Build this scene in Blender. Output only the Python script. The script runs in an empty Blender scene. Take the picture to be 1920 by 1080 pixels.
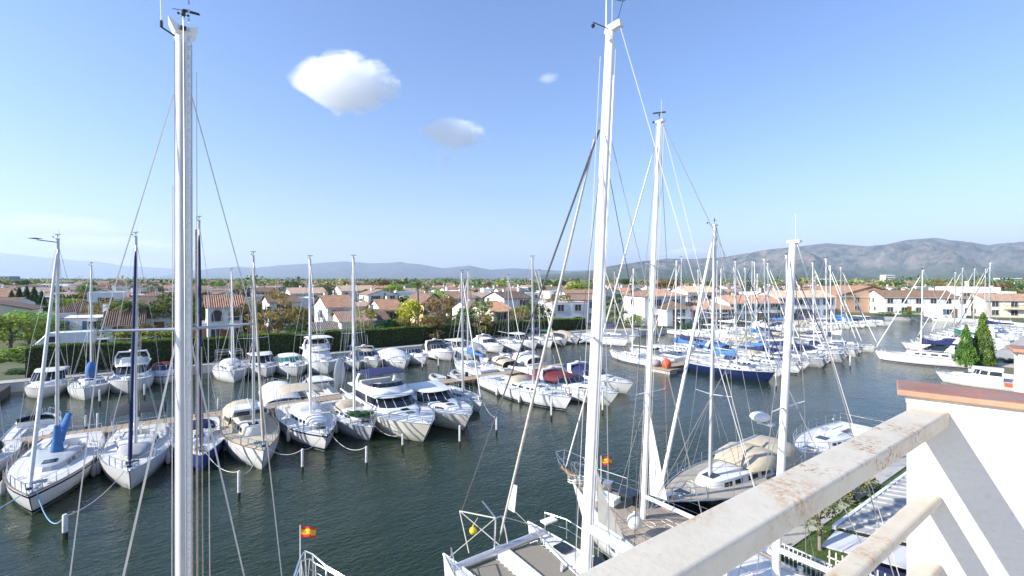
import bpy, math, random
import numpy as np
from mathutils import Vector
random.seed(11); rng = np.random.default_rng(11)
rad = math.radians
SC = bpy.context.scene
COL = SC.collection
# ---------------------------------------------------------------- camera, sky, sun, exposure
# world X runs along the quays, world Y out across the water; the balcony is at the origin
AZ = rad(35.44); EYE = 10.0; FPX = 880.0; HY = 522.0
FW = (math.sin(AZ), math.cos(AZ)); RT = (math.cos(AZ), -math.sin(AZ))
cd = bpy.data.cameras.new('camera'); cam = bpy.data.objects.new('camera', cd); COL.objects.link(cam)
cam.location = (0, 0, EYE); cam.rotation_euler = (rad(90), 0, -AZ)
cd.sensor_width = 36; cd.lens = FPX / 1920 * 36; cd.shift_y = (HY - 540) / 1920
cd.clip_start = 0.05; cd.clip_end = 80000
SC.camera = cam
SUN = Vector((-0.845, 0.24, 0.48)).normalized()
EL = math.asin(SUN.z)
world = bpy.data.worlds.new('World'); SC.world = world; world.use_nodes = True
wn = world.node_tree.nodes; wl = world.node_tree.links
bg = wn['Background']; bg.inputs['Strength'].default_value = 0.092
sky = wn.new('ShaderNodeTexSky'); sky.sky_type = 'NISHITA'; sky.sun_disc = False
sky.sun_elevation = EL; sky.sun_rotation = math.atan2(SUN.x, SUN.y)
sky.altitude = 10; sky.air_density = 1.5; sky.dust_density = 0.25; sky.ozone_density = 4.0
wb = wn.new('ShaderNodeMixRGB'); wb.blend_type = 'MULTIPLY'; wb.inputs[0].default_value = 1; wb.inputs[2].default_value = (.95, .995, 1.31, 1)
wl.new(sky.outputs[0], wb.inputs[1]); wl.new(wb.outputs[0], bg.inputs['Color'])
sl = bpy.data.lights.new('sun', 'SUN'); sl.energy = 5.0; sl.angle = rad(0.53); sl.color = (1.0, 0.945, 0.85)
so = bpy.data.objects.new('sun', sl); COL.objects.link(so)
so.rotation_euler = SUN.to_track_quat('Z', 'Y').to_euler(); so.location = (0, 0, 60)
SC.view_settings.view_transform = 'Standard'; SC.view_settings.look = 'None'
SC.view_settings.exposure = 0.88; SC.view_settings.gamma = 1; SC.view_settings.use_curve_mapping = False
try:
    SC.cycles.volume_bounces = 14; SC.cycles.max_bounces = 16
except Exception: pass

# ---------------------------------------------------------------- helpers
def W(px, py, z=0.0):
    """the point at height z that stands at this place of the 1920 x 1080 photograph"""
    d = (EYE - z) * FPX / (py - HY)
    return D(px, d, z)
def D(px, d, z=0.0):
    l = (px - 960) * d / FPX
    return Vector((d * FW[0] + l * RT[0], d * FW[1] + l * RT[1], z))
def DY(px, py, d):
    return D(px, d, EYE - (py - HY) * d / FPX)

class MB:
    def __init__(s): s.v = []; s.f = []
    def add(s, pts, faces):
        o = len(s.v); s.v += [tuple(p) for p in pts]; s.f += [tuple(i + o for i in f) for f in faces]; return s
    def box(s, c, sz, rz=0.0, tp=1.0):
        x, y, z = (a / 2 for a in sz); ca, sa = math.cos(rz), math.sin(rz); P = []
        for k, q in ((-1, 1.0), (1, tp)):
            for i, j in ((-1, -1), (1, -1), (1, 1), (-1, 1)):
                a, b = i * x * q, j * y * q
                P.append((c[0] + a * ca - b * sa, c[1] + a * sa + b * ca, c[2] + k * z))
        return s.add(P, [(3, 2, 1, 0), (4, 5, 6, 7), (0, 1, 5, 4), (1, 2, 6, 5), (2, 3, 7, 6), (3, 0, 4, 7)])
    def loft(s, rings, closed=True, ca=True, cb=True):
        n = len(rings[0]); P = [p for r in rings for p in r]; F = []
        for i in range(len(rings) - 1):
            for j in range(n if closed else n - 1):
                k = (j + 1) % n
                F.append((i * n + j, i * n + k, (i + 1) * n + k, (i + 1) * n + j))
        if closed and ca: F.append(tuple(range(n - 1, -1, -1)))
        if closed and cb: F.append(tuple((len(rings) - 1) * n + j for j in range(n)))
        return s.add(P, F)
    def tube(s, pts, r, n=6, r1=None, sq=1.0):
        pts = [Vector(p) for p in pts]; m = len(pts); rings = []
        for i, p in enumerate(pts):
            t = (pts[min(i + 1, m - 1)] - pts[max(i - 1, 0)]).normalized()
            a = Vector((0, 0, 1)) if abs(t.z) < 0.9 else Vector((1, 0, 0))
            u = t.cross(a).normalized(); w = t.cross(u).normalized()
            q = r if r1 is None else r + (r1 - r) * i / max(m - 1, 1)
            if callable(r): q = r(i / max(m - 1, 1))
            rings.append([p + u * math.cos(2 * math.pi * k / n) * q + w * math.sin(2 * math.pi * k / n) * q * sq for k in range(n)])
        return s.loft(rings)
    def ball(s, c, r, nu=10, nv=6):
        r = r if hasattr(r, '__len__') else (r, r, r); rings = []
        for i in range(nv + 1):
            t = -math.pi / 2 + math.pi * min(max(i / nv, 0.02), 0.98)
            rings.append([(c[0] + r[0] * math.cos(t) * math.cos(2 * math.pi * k / nu), c[1] + r[1] * math.cos(t) * math.sin(2 * math.pi * k / nu), c[2] + r[2] * math.sin(t)) for k in range(nu)])
        return s.loft(rings)
    def lathe(s, prof, c=(0, 0, 0), n=10):
        return s.loft([[(c[0] + r * math.cos(2 * math.pi * k / n), c[1] + r * math.sin(2 * math.pi * k / n), c[2] + z) for k in range(n)] for r, z in prof])
    def plate(s, q, th):
        """a quad given by 4 corners, made a plate of thickness th"""
        q = [Vector(p) for p in q]; nrm = (q[1] - q[0]).cross(q[3] - q[0]).normalized() * th
        return s.add(q + [p - nrm for p in q], [(0, 1, 2, 3), (7, 6, 5, 4), (0, 4, 5, 1), (1, 5, 6, 2), (2, 6, 7, 3), (3, 7, 4, 0)])
    def mesh(s, name, m, smooth=None):
        me = bpy.data.meshes.new(name); me.from_pydata(s.v, [], s.f)
        if m: me.materials.append(m)
        if smooth:
            me.polygons.foreach_set('use_smooth', [True] * len(me.polygons)); me.set_sharp_from_angle(angle=rad(smooth))
        return me
    def build(s, name, m, parent=None, smooth=None, loc=None, rz=0.0):
        return link(name, s.mesh(name, m, smooth), parent, loc, rz)
def link(name, me, parent=None, loc=None, rz=0.0):
    o = bpy.data.objects.new(name, me); COL.objects.link(o)
    if parent is not None: o.parent = parent
    if loc is not None: o.location = loc
    if rz: o.rotation_euler = (0, 0, rz)
    return o
def tag(o, label=None, cat=None, group=None, kind=None):
    if label: o['label'] = label
    if cat: o['category'] = cat
    if group: o['group'] = group
    if kind: o['kind'] = kind
    return o
def thing(name, label, cat, loc=(0, 0, 0), rz=0.0, group=None):
    o = bpy.data.objects.new(name, None); COL.objects.link(o); o.empty_display_size = 0.3
    o.location = loc; o.rotation_euler = (0, 0, rz)
    return tag(o, label, cat, group)
def mesh_np(name, V, F, m):
    me = bpy.data.meshes.new(name); k = F.shape[1]
    me.vertices.add(len(V)); me.vertices.foreach_set('co', V.astype(np.float32).ravel())
    me.loops.add(F.size); me.loops.foreach_set('vertex_index', F.astype(np.int32).ravel())
    me.polygons.add(len(F)); me.polygons.foreach_set('loop_start', np.arange(0, F.size, k, dtype=np.int32))
    me.polygons.foreach_set('loop_total', np.full(len(F), k, dtype=np.int32))
    me.update(calc_edges=True); me.validate()
    if m: me.materials.append(m)
    return me

# ---------------------------------------------------------------- materials
MATS = {}
def pm(name, col, rough=0.5, metal=0.0, var=0.12, scale=2.5, bump=0.0, spec=0.5, dirt=None, coord='Object', detail=5, bscale=None, wl=False):
    if name in MATS: return MATS[name]
    m = bpy.data.materials.new(name); m.use_nodes = True; n = m.node_tree.nodes; l = m.node_tree.links
    p = n['Principled BSDF']; p.inputs['Roughness'].default_value = rough; p.inputs['Metallic'].default_value = metal
    p.inputs['Specular IOR Level'].default_value = spec
    tc = n.new('ShaderNodeTexCoord'); no = n.new('ShaderNodeTexNoise'); no.inputs['Scale'].default_value = scale; no.inputs['Detail'].default_value = detail
    l.new(tc.outputs[coord], no.inputs['Vector'])
    cr = n.new('ShaderNodeValToRGB'); cr.color_ramp.elements[0].position = 0.3; cr.color_ramp.elements[1].position = 0.7
    cr.color_ramp.elements[0].color = tuple(c * (1 - var) for c in col) + (1,); cr.color_ramp.elements[1].color = tuple(min(c * (1 + var), 0.95) for c in col) + (1,)
    l.new(no.outputs['Fac'], cr.inputs[0]); out = cr.outputs[0]
    if dirt:
        n2 = n.new('ShaderNodeTexNoise'); n2.inputs['Scale'].default_value = dirt[2]; n2.inputs['Detail'].default_value = 8; n2.inputs['Roughness'].default_value = 0.7
        l.new(tc.outputs[coord], n2.inputs['Vector'])
        r2 = n.new('ShaderNodeValToRGB'); r2.color_ramp.elements[0].position = dirt[1]; r2.color_ramp.elements[1].position = dirt[1] + 0.12
        l.new(n2.outputs['Fac'], r2.inputs[0]); mx = n.new('ShaderNodeMixRGB'); mx.inputs[2].default_value = tuple(dirt[0]) + (1,)
        l.new(r2.outputs[0], mx.inputs[0]); l.new(out, mx.inputs[1]); out = mx.outputs[0]
    if wl:
        sx = n.new('ShaderNodeSeparateXYZ'); l.new(tc.outputs[coord], sx.inputs[0]); mr = n.new('ShaderNodeMapRange')
        for k, q in zip((1, 2, 3, 4), (.02, .42, .75, 0)): mr.inputs[k].default_value = q
        l.new(sx.outputs['Z'], mr.inputs[0]); n3 = n.new('ShaderNodeTexNoise'); n3.inputs['Scale'].default_value = 4; n3.inputs['Detail'].default_value = 8; l.new(tc.outputs[coord], n3.inputs['Vector'])
        mm = n.new('ShaderNodeMath'); mm.operation = 'MULTIPLY'; l.new(mr.outputs[0], mm.inputs[0]); l.new(n3.outputs['Fac'], mm.inputs[1])
        mx = n.new('ShaderNodeMixRGB'); mx.inputs[2].default_value = (.20, .17, .10, 1); l.new(mm.outputs[0], mx.inputs[0]); l.new(out, mx.inputs[1]); out = mx.outputs[0]
    l.new(out, p.inputs['Base Color'])
    if bump:
        b = n.new('ShaderNodeBump'); b.inputs['Strength'].default_value = bump; b.inputs['Distance'].default_value = 0.02
        nb = n.new('ShaderNodeTexNoise'); nb.inputs['Scale'].default_value = bscale or scale * 6; nb.inputs['Detail'].default_value = 6
        l.new(tc.outputs[coord], nb.inputs['Vector']); l.new(nb.outputs['Fac'], b.inputs['Height']); l.new(b.outputs['Normal'], p.inputs['Normal'])
    MATS[name] = m; return m
GRP = pm('gelcoat_white', (.72, .72, .70), .28, var=.05, scale=1.2, dirt=((.42, .40, .34), .66, 1.6), wl=True)
GRPW = pm('gelcoat_cream', (.70, .67, .58), .3, var=.06, scale=1.2, dirt=((.4, .37, .3), .66, 1.6), wl=True)
GRPG = pm('gelcoat_grey', (.42, .44, .45), .35, var=.08, wl=True)
NAVYH = pm('hull_navy', (.012, .022, .075), .18, var=.1)
BLACKH = pm('hull_black', (.012, .012, .014), .15, var=.1)
BLUEH = pm('hull_blue', (.03, .07, .28), .25, var=.1)
REDH = pm('hull_red', (.25, .02, .02), .3, var=.1)
NONSK = pm('deck_nonskid', (.62, .62, .59), .7, var=.07, scale=5, dirt=((.36, .34, .3), .62, 3.0), bump=.15, bscale=60)
SAND = pm('deck_sand', (.50, .43, .30), .75, var=.1, scale=4, bump=.15, bscale=60)
TEAK = pm('deck_teak', (.32, .265, .205), .7, var=.2, scale=9, bump=.2)
WOODV = pm('varnished_wood', (.22, .10, .035), .3, var=.2, scale=6)
ALU = pm('mast_alloy', (.60, .61, .62), .38, metal=.55, var=.08, scale=3)
ALUW = pm('mast_white', (.78, .78, .77), .32, var=.05, scale=3)
STEEL = pm('stainless', (.66, .67, .68), .22, metal=.9, var=.05)
WIRE = pm('rigging_wire', (.42, .42, .41), .35, metal=.6, var=.05)
WIREL = pm('rigging_light', (.62, .60, .55), .5, var=.08)
DARK = pm('black_plastic', (.02, .02, .022), .45, var=.2)
GLASSD = pm('dark_glass', (.012, .016, .022), .06, var=.1, spec=.7)
ROPE = pm('rope_white', (.55, .53, .47), .9, var=.15, scale=30)
ROPET = pm('rope_tan', (.46, .38, .26), .9, var=.25, scale=30)
ROPEB = pm('rope_blue', (.22, .38, .52), .9, var=.15, scale=30)
SAILW = pm('sailcloth_white', (.70, .69, .65), .8, var=.07, scale=4)
RUBBER = pm('fender_white', (.62, .61, .57), .5, var=.1, dirt=((.25, .23, .2), .6, 8))
CV = {'blue': pm('canvas_blue', (.045, .155, .37), .8, var=.18, scale=4, bump=.2), 'navy': pm('canvas_navy', (.013, .022, .09), .8, var=.2, scale=4, bump=.2),
      'white': pm('canvas_white', (.68, .68, .67), .8, var=.06, scale=4, bump=.2), 'beige': pm('canvas_beige', (.47, .41, .30), .85, var=.1, scale=4, bump=.2),
      'grey': pm('canvas_grey', (.33, .34, .35), .85, var=.1, scale=4, bump=.2), 'maroon': pm('canvas_maroon', (.12, .015, .02), .8, var=.2, scale=4, bump=.2),
      'red': pm('canvas_red', (.42, .02, .02), .8, var=.2, scale=4), 'green': pm('canvas_green', (.02, .13, .07), .8, var=.2, scale=4),
      'black': pm('canvas_black', (.015, .015, .018), .8, var=.2, scale=4), 'teal': pm('glass_teal', (.03, .16, .14), .15, var=.2)}
YEL = pm('buoy_yellow', (.75, .52, .02), .45, var=.08)
ORANGE = pm('buoy_orange', (.75, .10, .03), .5, var=.1)

# ---------------------------------------------------------------- setting: ground, water, far land
LAND = 0.8
def soil_mat():
    m = bpy.data.materials.new('ground'); m.use_nodes = True; n = m.node_tree.nodes; l = m.node_tree.links
    p = n['Principled BSDF']; p.inputs['Roughness'].default_value = .95
    g = n.new('ShaderNodeNewGeometry'); a = n.new('ShaderNodeTexNoise'); a.inputs['Scale'].default_value = .02; a.inputs['Detail'].default_value = 9
    l.new(g.outputs['Position'], a.inputs['Vector'])
    r = n.new('ShaderNodeValToRGB'); e = r.color_ramp.elements
    e[0].position = .35; e[0].color = (.07, .085, .035, 1); e[1].position = .65; e[1].color = (.20, .17, .11, 1)
    x = e.new(.5); x.color = (.10, .11, .05, 1)
    l.new(a.outputs['Fac'], r.inputs[0]); l.new(r.outputs[0], p.inputs['Base Color']); return m
SOIL = soil_mat()
QUAYM = pm('quay_concrete', (.42, .40, .36), .85, var=.15, scale=.6, bump=.3, coord='Object', bscale=6, dirt=((.22, .2, .17), .58, .9))
QUAYW = pm('quay_render', (.52, .52, .50), .85, var=.12, scale=.8, bump=.2, bscale=6, dirt=((.24, .23, .2), .6, 1.2))
FARQ = 59.0
# shoreline of the basin, counter-clockwise on the land side
SHORE = [(-300, FARQ), (58, FARQ), (60, 57), (66, 54), (95, 49), (124, 43), (138, 40), (146, 33), (147, 24), (141, 17), (120, 14), (70, 12.2), (65.5, 12), (64.5, 6.8), (38, 6.8), (36.5, 9.3), (15.4, 9.3), (15.4, 1.2), (-300, 1.2)]
def land():
    far = 40000
    pass
    g = MB(); far_x = 40000
    up = [(-far, FARQ)] + SHORE[:9]; lo = [(-far, 1.2)] + SHORE[:8:-1] + [(147, 24)]
    for side, pts in ((far, up), (-far, lo)):
        for (x0, y0), (x1, y1) in zip(pts, pts[1:]):
            if x1 - x0 < .01: continue
            q = [(x0, y0, LAND), (x1, y1, LAND), (x1, side, LAND), (x0, side, LAND)]
            g.add(q if side > 0 else q[::-1], [(0, 1, 2, 3)])
    g.add([(147, -far, LAND), (far, -far, LAND), (far, far, LAND), (147, far, LAND)], [(0, 1, 2, 3)])
    me = g.mesh('ground', SOIL)
    tag(link('ground', me), kind='structure')
    b = MB()
    for i in range(len(SHORE) - 1):
        (x0, y0), (x1, y1) = SHORE[i], SHORE[i + 1]
        b.add([(x0, y0, -1), (x1, y1, -1), (x1, y1, LAND + .03), (x0, y0, LAND + .03)], [(0, 1, 2, 3)])
    tag(b.build('quay_wall', QUAYW), kind='structure')
    # walkway strips on top of the quays
    b = MB()
    for (x0, y0), (x1, y1), w in (((-300, FARQ), (58, FARQ), 1.6), ((58, FARQ), (66, 54), 3), ((66, 54), (124, 43), 4), ((141, 17), (120, 14), 3), ((120, 14), (70, 12.2), 3.5), ((36.5, 9.3), (15.4, 9.3), 1.8), ((64.5, 6.8), (38, 6.8), 1.8)):
        d = Vector((x1 - x0, y1 - y0)).normalized(); nx, ny = -d.y * w, d.x * w
        b.plate([(x0, y0, LAND + .06), (x1, y1, LAND + .06), (x1 + nx, y1 + ny, LAND + .06), (x0 + nx, y0 + ny, LAND + .06)], .055)
    tag(b.build('quay_path', QUAYM), kind='structure')
land()
def water():
    m = bpy.data.materials.new('water'); m.use_nodes = True; n = m.node_tree.nodes; l = m.node_tree.links
    p = n['Principled BSDF']; p.inputs['Base Color'].default_value = (.016, .030, .014, 1)
    p.inputs['Roughness'].default_value = .05; p.inputs['IOR'].default_value = 1.333
    g = n.new('ShaderNodeNewGeometry')
    mp = n.new('ShaderNodeMapping'); mp.inputs['Rotation'].default_value = (0, 0, rad(25)); mp.inputs['Scale'].default_value = (1, 2.0, 1)
    l.new(g.outputs['Position'], mp.inputs['Vector'])
    a = n.new('ShaderNodeTexNoise'); a.inputs['Scale'].default_value = 2.6; a.inputs['Detail'].default_value = 3; a.inputs['Roughness'].default_value = .55; a.inputs['Distortion'].default_value = .5
    b = n.new('ShaderNodeTexNoise'); b.inputs['Scale'].default_value = .35; b.inputs['Detail'].default_value = 2
    c = n.new('ShaderNodeTexNoise'); c.inputs['Scale'].default_value = .045; c.inputs['Detail'].default_value = 3
    for q in (a, b): l.new(mp.outputs['Vector'], q.inputs['Vector'])
    l.new(g.outputs['Position'], c.inputs['Vector'])
    # wind patches: calmer and rougher areas
    cr = n.new('ShaderNodeMapRange'); cr.inputs[1].default_value = .35; cr.inputs[2].default_value = .65; cr.inputs[3].default_value = .35; cr.inputs[4].default_value = 1.4
    l.new(c.outputs['Fac'], cr.inputs[0])
    ad = n.new('ShaderNodeMath'); ad.operation = 'MULTIPLY_ADD'; ad.inputs[1].default_value = 1.6
    l.new(b.outputs['Fac'], ad.inputs[0]); l.new(a.outputs['Fac'], ad.inputs[2])
    mu = n.new('ShaderNodeMath'); mu.operation = 'MULTIPLY'; l.new(ad.outputs[0], mu.inputs[0]); l.new(cr.outputs[0], mu.inputs[1])
    bp = n.new('ShaderNodeBump'); bp.inputs['Strength'].default_value = .3; bp.inputs['Distance'].default_value = .17
    l.new(mu.outputs[0], bp.inputs['Height']); l.new(bp.outputs['Normal'], p.inputs['Normal'])
    me = MB().add([(-400, -2, 0), (190, -2, 0), (190, 75, 0), (-400, 75, 0)], [(0, 1, 2, 3)]).mesh('water', m)
    tag(link('water', me), kind='structure')
water()

def mountain_mat(name, c0, c1, c2):
    m = bpy.data.materials.new(name); m.use_nodes = True; n = m.node_tree.nodes; l = m.node_tree.links
    p = n['Principled BSDF']; p.inputs['Roughness'].default_value = 1; p.inputs['Specular IOR Level'].default_value = 0
    g = n.new('ShaderNodeNewGeometry'); a = n.new('ShaderNodeTexNoise'); a.inputs['Scale'].default_value = .006; a.inputs['Detail'].default_value = 14; a.inputs['Roughness'].default_value = .74
    l.new(g.outputs['Position'], a.inputs['Vector'])
    sx = n.new('ShaderNodeSeparateXYZ'); l.new(g.outputs['Position'], sx.inputs[0])
    r = n.new('ShaderNodeValToRGB'); e = r.color_ramp.elements; e[0].position = .40; e[0].color = c0 + (1,); e[1].position = .62; e[1].color = c1 + (1,)
    l.new(a.outputs['Fac'], r.inputs[0])
    h = n.new('ShaderNodeMapRange'); h.inputs[1].default_value = 20; h.inputs[2].default_value = 190; l.new(sx.outputs['Z'], h.inputs[0])
    mx = n.new('ShaderNodeMixRGB'); mx.inputs[1].default_value = c2 + (1,); l.new(h.outputs[0], mx.inputs[0]); l.new(r.outputs[0], mx.inputs[2])
    l.new(mx.outputs[0], p.inputs['Base Color']); return m
def fbm(x, y, seed, octv=6, ridged=True):
    r = np.random.default_rng(seed); v = np.zeros_like(x); amp = 1.0; fr = 1.0; tot = 0
    for o in range(octv):
        s = 0
        for k in range(5):
            th = r.uniform(0, 2 * math.pi); ph = r.uniform(0, 7); q = r.uniform(.7, 1.4)
            s = s + np.sin((x * math.cos(th) + y * math.sin(th)) * fr * q + ph + 1.3 * np.sin((x * math.sin(th) - y * math.cos(th)) * fr * .7 + ph * 2))
        s = s / 5 * 1.8
        if ridged: s = 1 - 2 * np.abs(s)
        v += s * amp; tot += amp; amp *= .52; fr *= 2.05
    return v / tot
def mountains(name, prof, d0, d1, d2, m, seed, na=420, nd=90, rough=.3):
    """terrain between depths d0 (foot), d1 (crest) and d2 (back foot); prof: crest height seen against the sky"""
    xs = np.array([a for a, b in prof], float); ys = np.array([b for a, b in prof], float)
    px = np.linspace(xs[0], xs[-1], na); t = np.concatenate([np.linspace(0, 1, nd) ** .9, 1 + np.linspace(.05, 1, 14)])
    PX, T = np.meshgrid(px, t); dep = np.where(T <= 1, d0 + (d1 - d0) * T, d1 + (d2 - d1) * (T - 1))
    crest = (HY - np.interp(PX, xs, ys)) * d1 / FPX + 10
    base = np.where(T <= 1, (T ** 1.35), np.clip(2 - T, 0, 1))
    lat = (PX - 960) * dep / FPX
    X = dep * FW[0] + lat * RT[0]; Y = dep * FW[1] + lat * RT[1]
    s = 6.0 / (d1 - d0)
    nz = fbm(X * s, Y * s, seed); n2 = fbm(X * s * 3, Y * s * 3, seed + 1)
    amp = np.where(T <= 1, 4 * T * (1 - T), 0) * crest * rough
    Z = crest * base + nz * amp + n2 * crest * .035 * np.minimum(T * 1.5, 1)
    Z = np.maximum(Z, -30) + np.where(T < .02, -30, 0)
    # keep the skirts below the crest line
    Z = np.minimum(Z, EYE + (crest * 1.0 - 10) * dep / d1 * .995 + 4)
    V = np.stack([X, Y, Z], -1).reshape(-1, 3); R, C = PX.shape
    i = np.arange(R - 1)[:, None] * C + np.arange(C - 1)[None, :]
    F = np.stack([i, i + 1, i + C + 1, i + C], -1).reshape(-1, 4)
    o = tag(link(name, mesh_np(name, V, F, m)), kind='structure')
    o.data.polygons.foreach_set('use_smooth', [True] * len(F)); return o
MR = mountain_mat('massif_scrub', (.045, .058, .042), (.215, .185, .15), (.055, .075, .035))
MF = mountain_mat('range_scrub', (.05, .058, .05), (.10, .095, .08), (.05, .06, .045))
mountains('coastal_mountains', [(1000, 516), (1060, 512), (1110, 508), (1150, 498), (1200, 491), (1250, 485), (1300, 486), (1360, 482), (1400, 475), (1440, 468), (1500, 462), (1550, 456), (1600, 460), (1625, 462), (1660, 459), (1700, 450), (1750, 446), (1800, 451), (1850, 459), (1880, 456), (1920, 453), (2050, 462), (2300, 470), (2700, 490)], 4200, 7600, 9500, MR, 5, na=620, rough=.42)
mountains('middle_mountains', [(300, 518), (390, 504), (440, 500), (480, 502), (530, 497), (600, 493), (650, 490), (700, 494), (750, 491), (790, 496), (830, 503), (880, 498), (920, 506), (960, 503), (1000, 505), (1060, 508), (1120, 506), (1180, 512), (1300, 518)], 10500, 13500, 15500, MF, 8, na=360, rough=.15)
mountains('far_mountains', [(-900, 500), (-500, 480), (-200, 470), (0, 474), (60, 480), (130, 487), (180, 490), (240, 499), (330, 504), (400, 510), (520, 516)], 15500, 18500, 20500, MF, 9, na=300, rough=.15)
# air
def haze():
    m = bpy.data.materials.new('haze_air'); m.use_nodes = True; n = m.node_tree.nodes; n.remove(n['Principled BSDF'])
    v = n.new('ShaderNodeVolumePrincipled'); v.inputs['Density'].default_value = 7.0e-5; v.inputs['Color'].default_value = (.66, .80, 1.0, 1); v.inputs['Anisotropy'].default_value = .2
    m.node_tree.links.new(v.outputs[0], n['Material Output'].inputs['Volume'])
    o = MB().box((0, 0, 560), (52000, 52000, 1184)).build('haze', m); tag(o, kind='stuff')
haze()

# ---------------------------------------------------------------- balcony (railing, dividing walls, building below)
def rail_mat():
    m = bpy.data.materials.new('painted_rail'); m.use_nodes = True; n = m.node_tree.nodes; l = m.node_tree.links
    p = n['Principled BSDF']; p.inputs['Roughness'].default_value = .62
    tc = n.new('ShaderNodeTexCoord')
    def noise(sc, det, ro=.6):
        a = n.new('ShaderNodeTexNoise'); a.inputs['Scale'].default_value = sc; a.inputs['Detail'].default_value = det; a.inputs['Roughness'].default_value = ro
        l.new(tc.outputs['Object'], a.inputs['Vector']); return a
    def ramp(src, p0, p1):
        r = n.new('ShaderNodeMapRange'); r.inputs[1].default_value = p0; r.inputs[2].default_value = p1; l.new(src, r.inputs[0]); return r.outputs[0]
    def mix(f, a, c):
        x = n.new('ShaderNodeMixRGB'); l.new(f, x.inputs[0])
        if isinstance(a, tuple): x.inputs[1].default_value = a
        else: l.new(a, x.inputs[1])
        x.inputs[2].default_value = c; return x.outputs[0]
    c = mix(ramp(noise(9, 6).outputs['Fac'], .3, .7), (.64, .585, .475, 1), (.54, .49, .39, 1))
    c = mix(ramp(noise(38, 8, .75).outputs['Fac'], .58, .74), c, (.40, .36, .28, 1))          # grime
    blot = ramp(noise(4.2, 2, .5).outputs['Fac'], .50, .62); fine = ramp(noise(48, 9, .85).outputs['Fac'], .47, .60)
    mu = n.new('ShaderNodeMath'); mu.operation = 'MULTIPLY'; l.new(blot, mu.inputs[0]); l.new(fine, mu.inputs[1])
    m2 = n.new('ShaderNodeMath'); m2.operation = 'MULTIPLY'; m2.inputs[1].default_value = .85; l.new(mu.outputs[0], m2.inputs[0])
    c = mix(m2.outputs[0], c, (.42, .20, .05, 1))                                           # rust
    b2 = ramp(noise(3.1, 1, .5).outputs['Fac'], .60, .68); f2 = ramp(noise(55, 6, .8).outputs['Fac'], .52, .60)
    m3 = n.new('ShaderNodeMath'); m3.operation = 'MULTIPLY'; l.new(b2, m3.inputs[0]); l.new(f2, m3.inputs[1])
    c = mix(m3.outputs[0], c, (.30, .12, .03, 1))
    l.new(c, p.inputs['Base Color'])
    b = n.new('ShaderNodeBump'); b.inputs['Strength'].default_value = .35; b.inputs['Distance'].default_value = .004
    l.new(noise(60, 8, .7).outputs['Fac'], b.inputs['Height']); l.new(b.outputs['Normal'], p.inputs['Normal']); return m
RAILM = rail_mat()
PLAST = pm('white_plaster', (.70, .65, .57), .9, var=.025, scale=2.5, bump=.35, bscale=45, dirt=((.47, .44, .39), .62, 4))
TERRA = pm('terracotta_coping', (.36, .17, .11), .6, var=.16, scale=6, bump=.2, bscale=40, dirt=((.30, .20, .17), .5, 9))
TERRAE = pm('terracotta_edge', (.43, .235, .145), .7, var=.15, scale=8, bump=.2, bscale=40)
def bev(o, w, seg=3):
    m = o.modifiers.new('bevel', 'BEVEL'); m.width = w; m.segments = seg; m.limit_method = 'ANGLE'; return o
WD = Vector((.27, -.963, 0)).normalized()          # dividing wall runs this way
WN = Vector((-WD.y, WD.x, 0))                      # its thickness, away from the camera side
def divider(base, label, n):
    t = thing('dividing_wall', label, 'wall', (base.x, base.y, 8.3))
    def at(a, b, z): return Vector((0, 0, z)) + WD * a + WN * b
    q = lambda a0, a1, b0, b1, z0, z1: MB().add([at(a, b, z) for z in (z0, z1) for a, b in ((a0, b0), (a1, b0), (a1, b1), (a0, b1))], [(0, 1, 2, 3), (7, 6, 5, 4), (0, 4, 5, 1), (1, 5, 6, 2), (2, 6, 7, 3), (3, 7, 4, 0)])
    bev(q(0, 2.6, .0, .19, 0, 1.195).build('wall_body', PLAST, t), .006)
    q(-.006, 2.6, -.006, .196, 1.17, 1.2).build('mortar_bed', PLAST, t)
    L = 2.6 / n
    for i in range(n):
        o = q(-.035 if i == 0 else i * L + .001, (i + 1) * L - .001, -.032, .222, 1.2, 1.226 + (.0006 if i % 2 else 0)).build('coping_tile', TERRA, t)
        o.data.materials.append(TERRAE)
        for f in o.data.polygons:
            if abs(f.normal.z) < .5: f.material_index = 1
        bev(o, .006)
    return t
divider(Vector((2.545, .655, 0)), 'white plastered wall with terracotta coping that the balcony railing runs into', 5)
divider(Vector((4.63, .595, 0)), 'farther white plastered wall with terracotta cap at the photo edge', 5)
def railing():
    t = thing('balcony_railing', 'worn white metal balcony railing with rust stains across the foreground', 'railing', (0, .58, 8.3))
    def bar(name, y0, y1, z0, z1, x1, bw):
        o = MB().box(((x1 - 3.2) / 2, (y0 + y1) / 2 - .58, (z0 + z1) / 2 - 8.3), (x1 + 3.2, y1 - y0, z1 - z0)).build(name, RAILM, t); bev(o, bw, 4); return o
    bar('top_rail', .528, .642, 9.390, 9.452, 2.585, .009)
    bar('rail', .548, .618, 9.062, 9.102, 2.575, .016)
    bar('rail', .548, .618, 8.78, 8.82, 2.575, .016)
    for x in (-2.9, -1.0): bev(MB().box((x, 0, .53), (.05, .05, 1.06)).build('post', RAILM, t), .006)
railing()
def building():
    t = thing('apartment_building', 'white apartment block below the balcony', 'building', (0, -5, LAND))
    MB().box((0, 0, 3.6), (40, 10.3, 7.2)).build('wall', PLAST, t)
    MB().box((0, .15, 7.33), (40, 10.9, .26)).build('balcony_slab', PLAST, t)
building()

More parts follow.
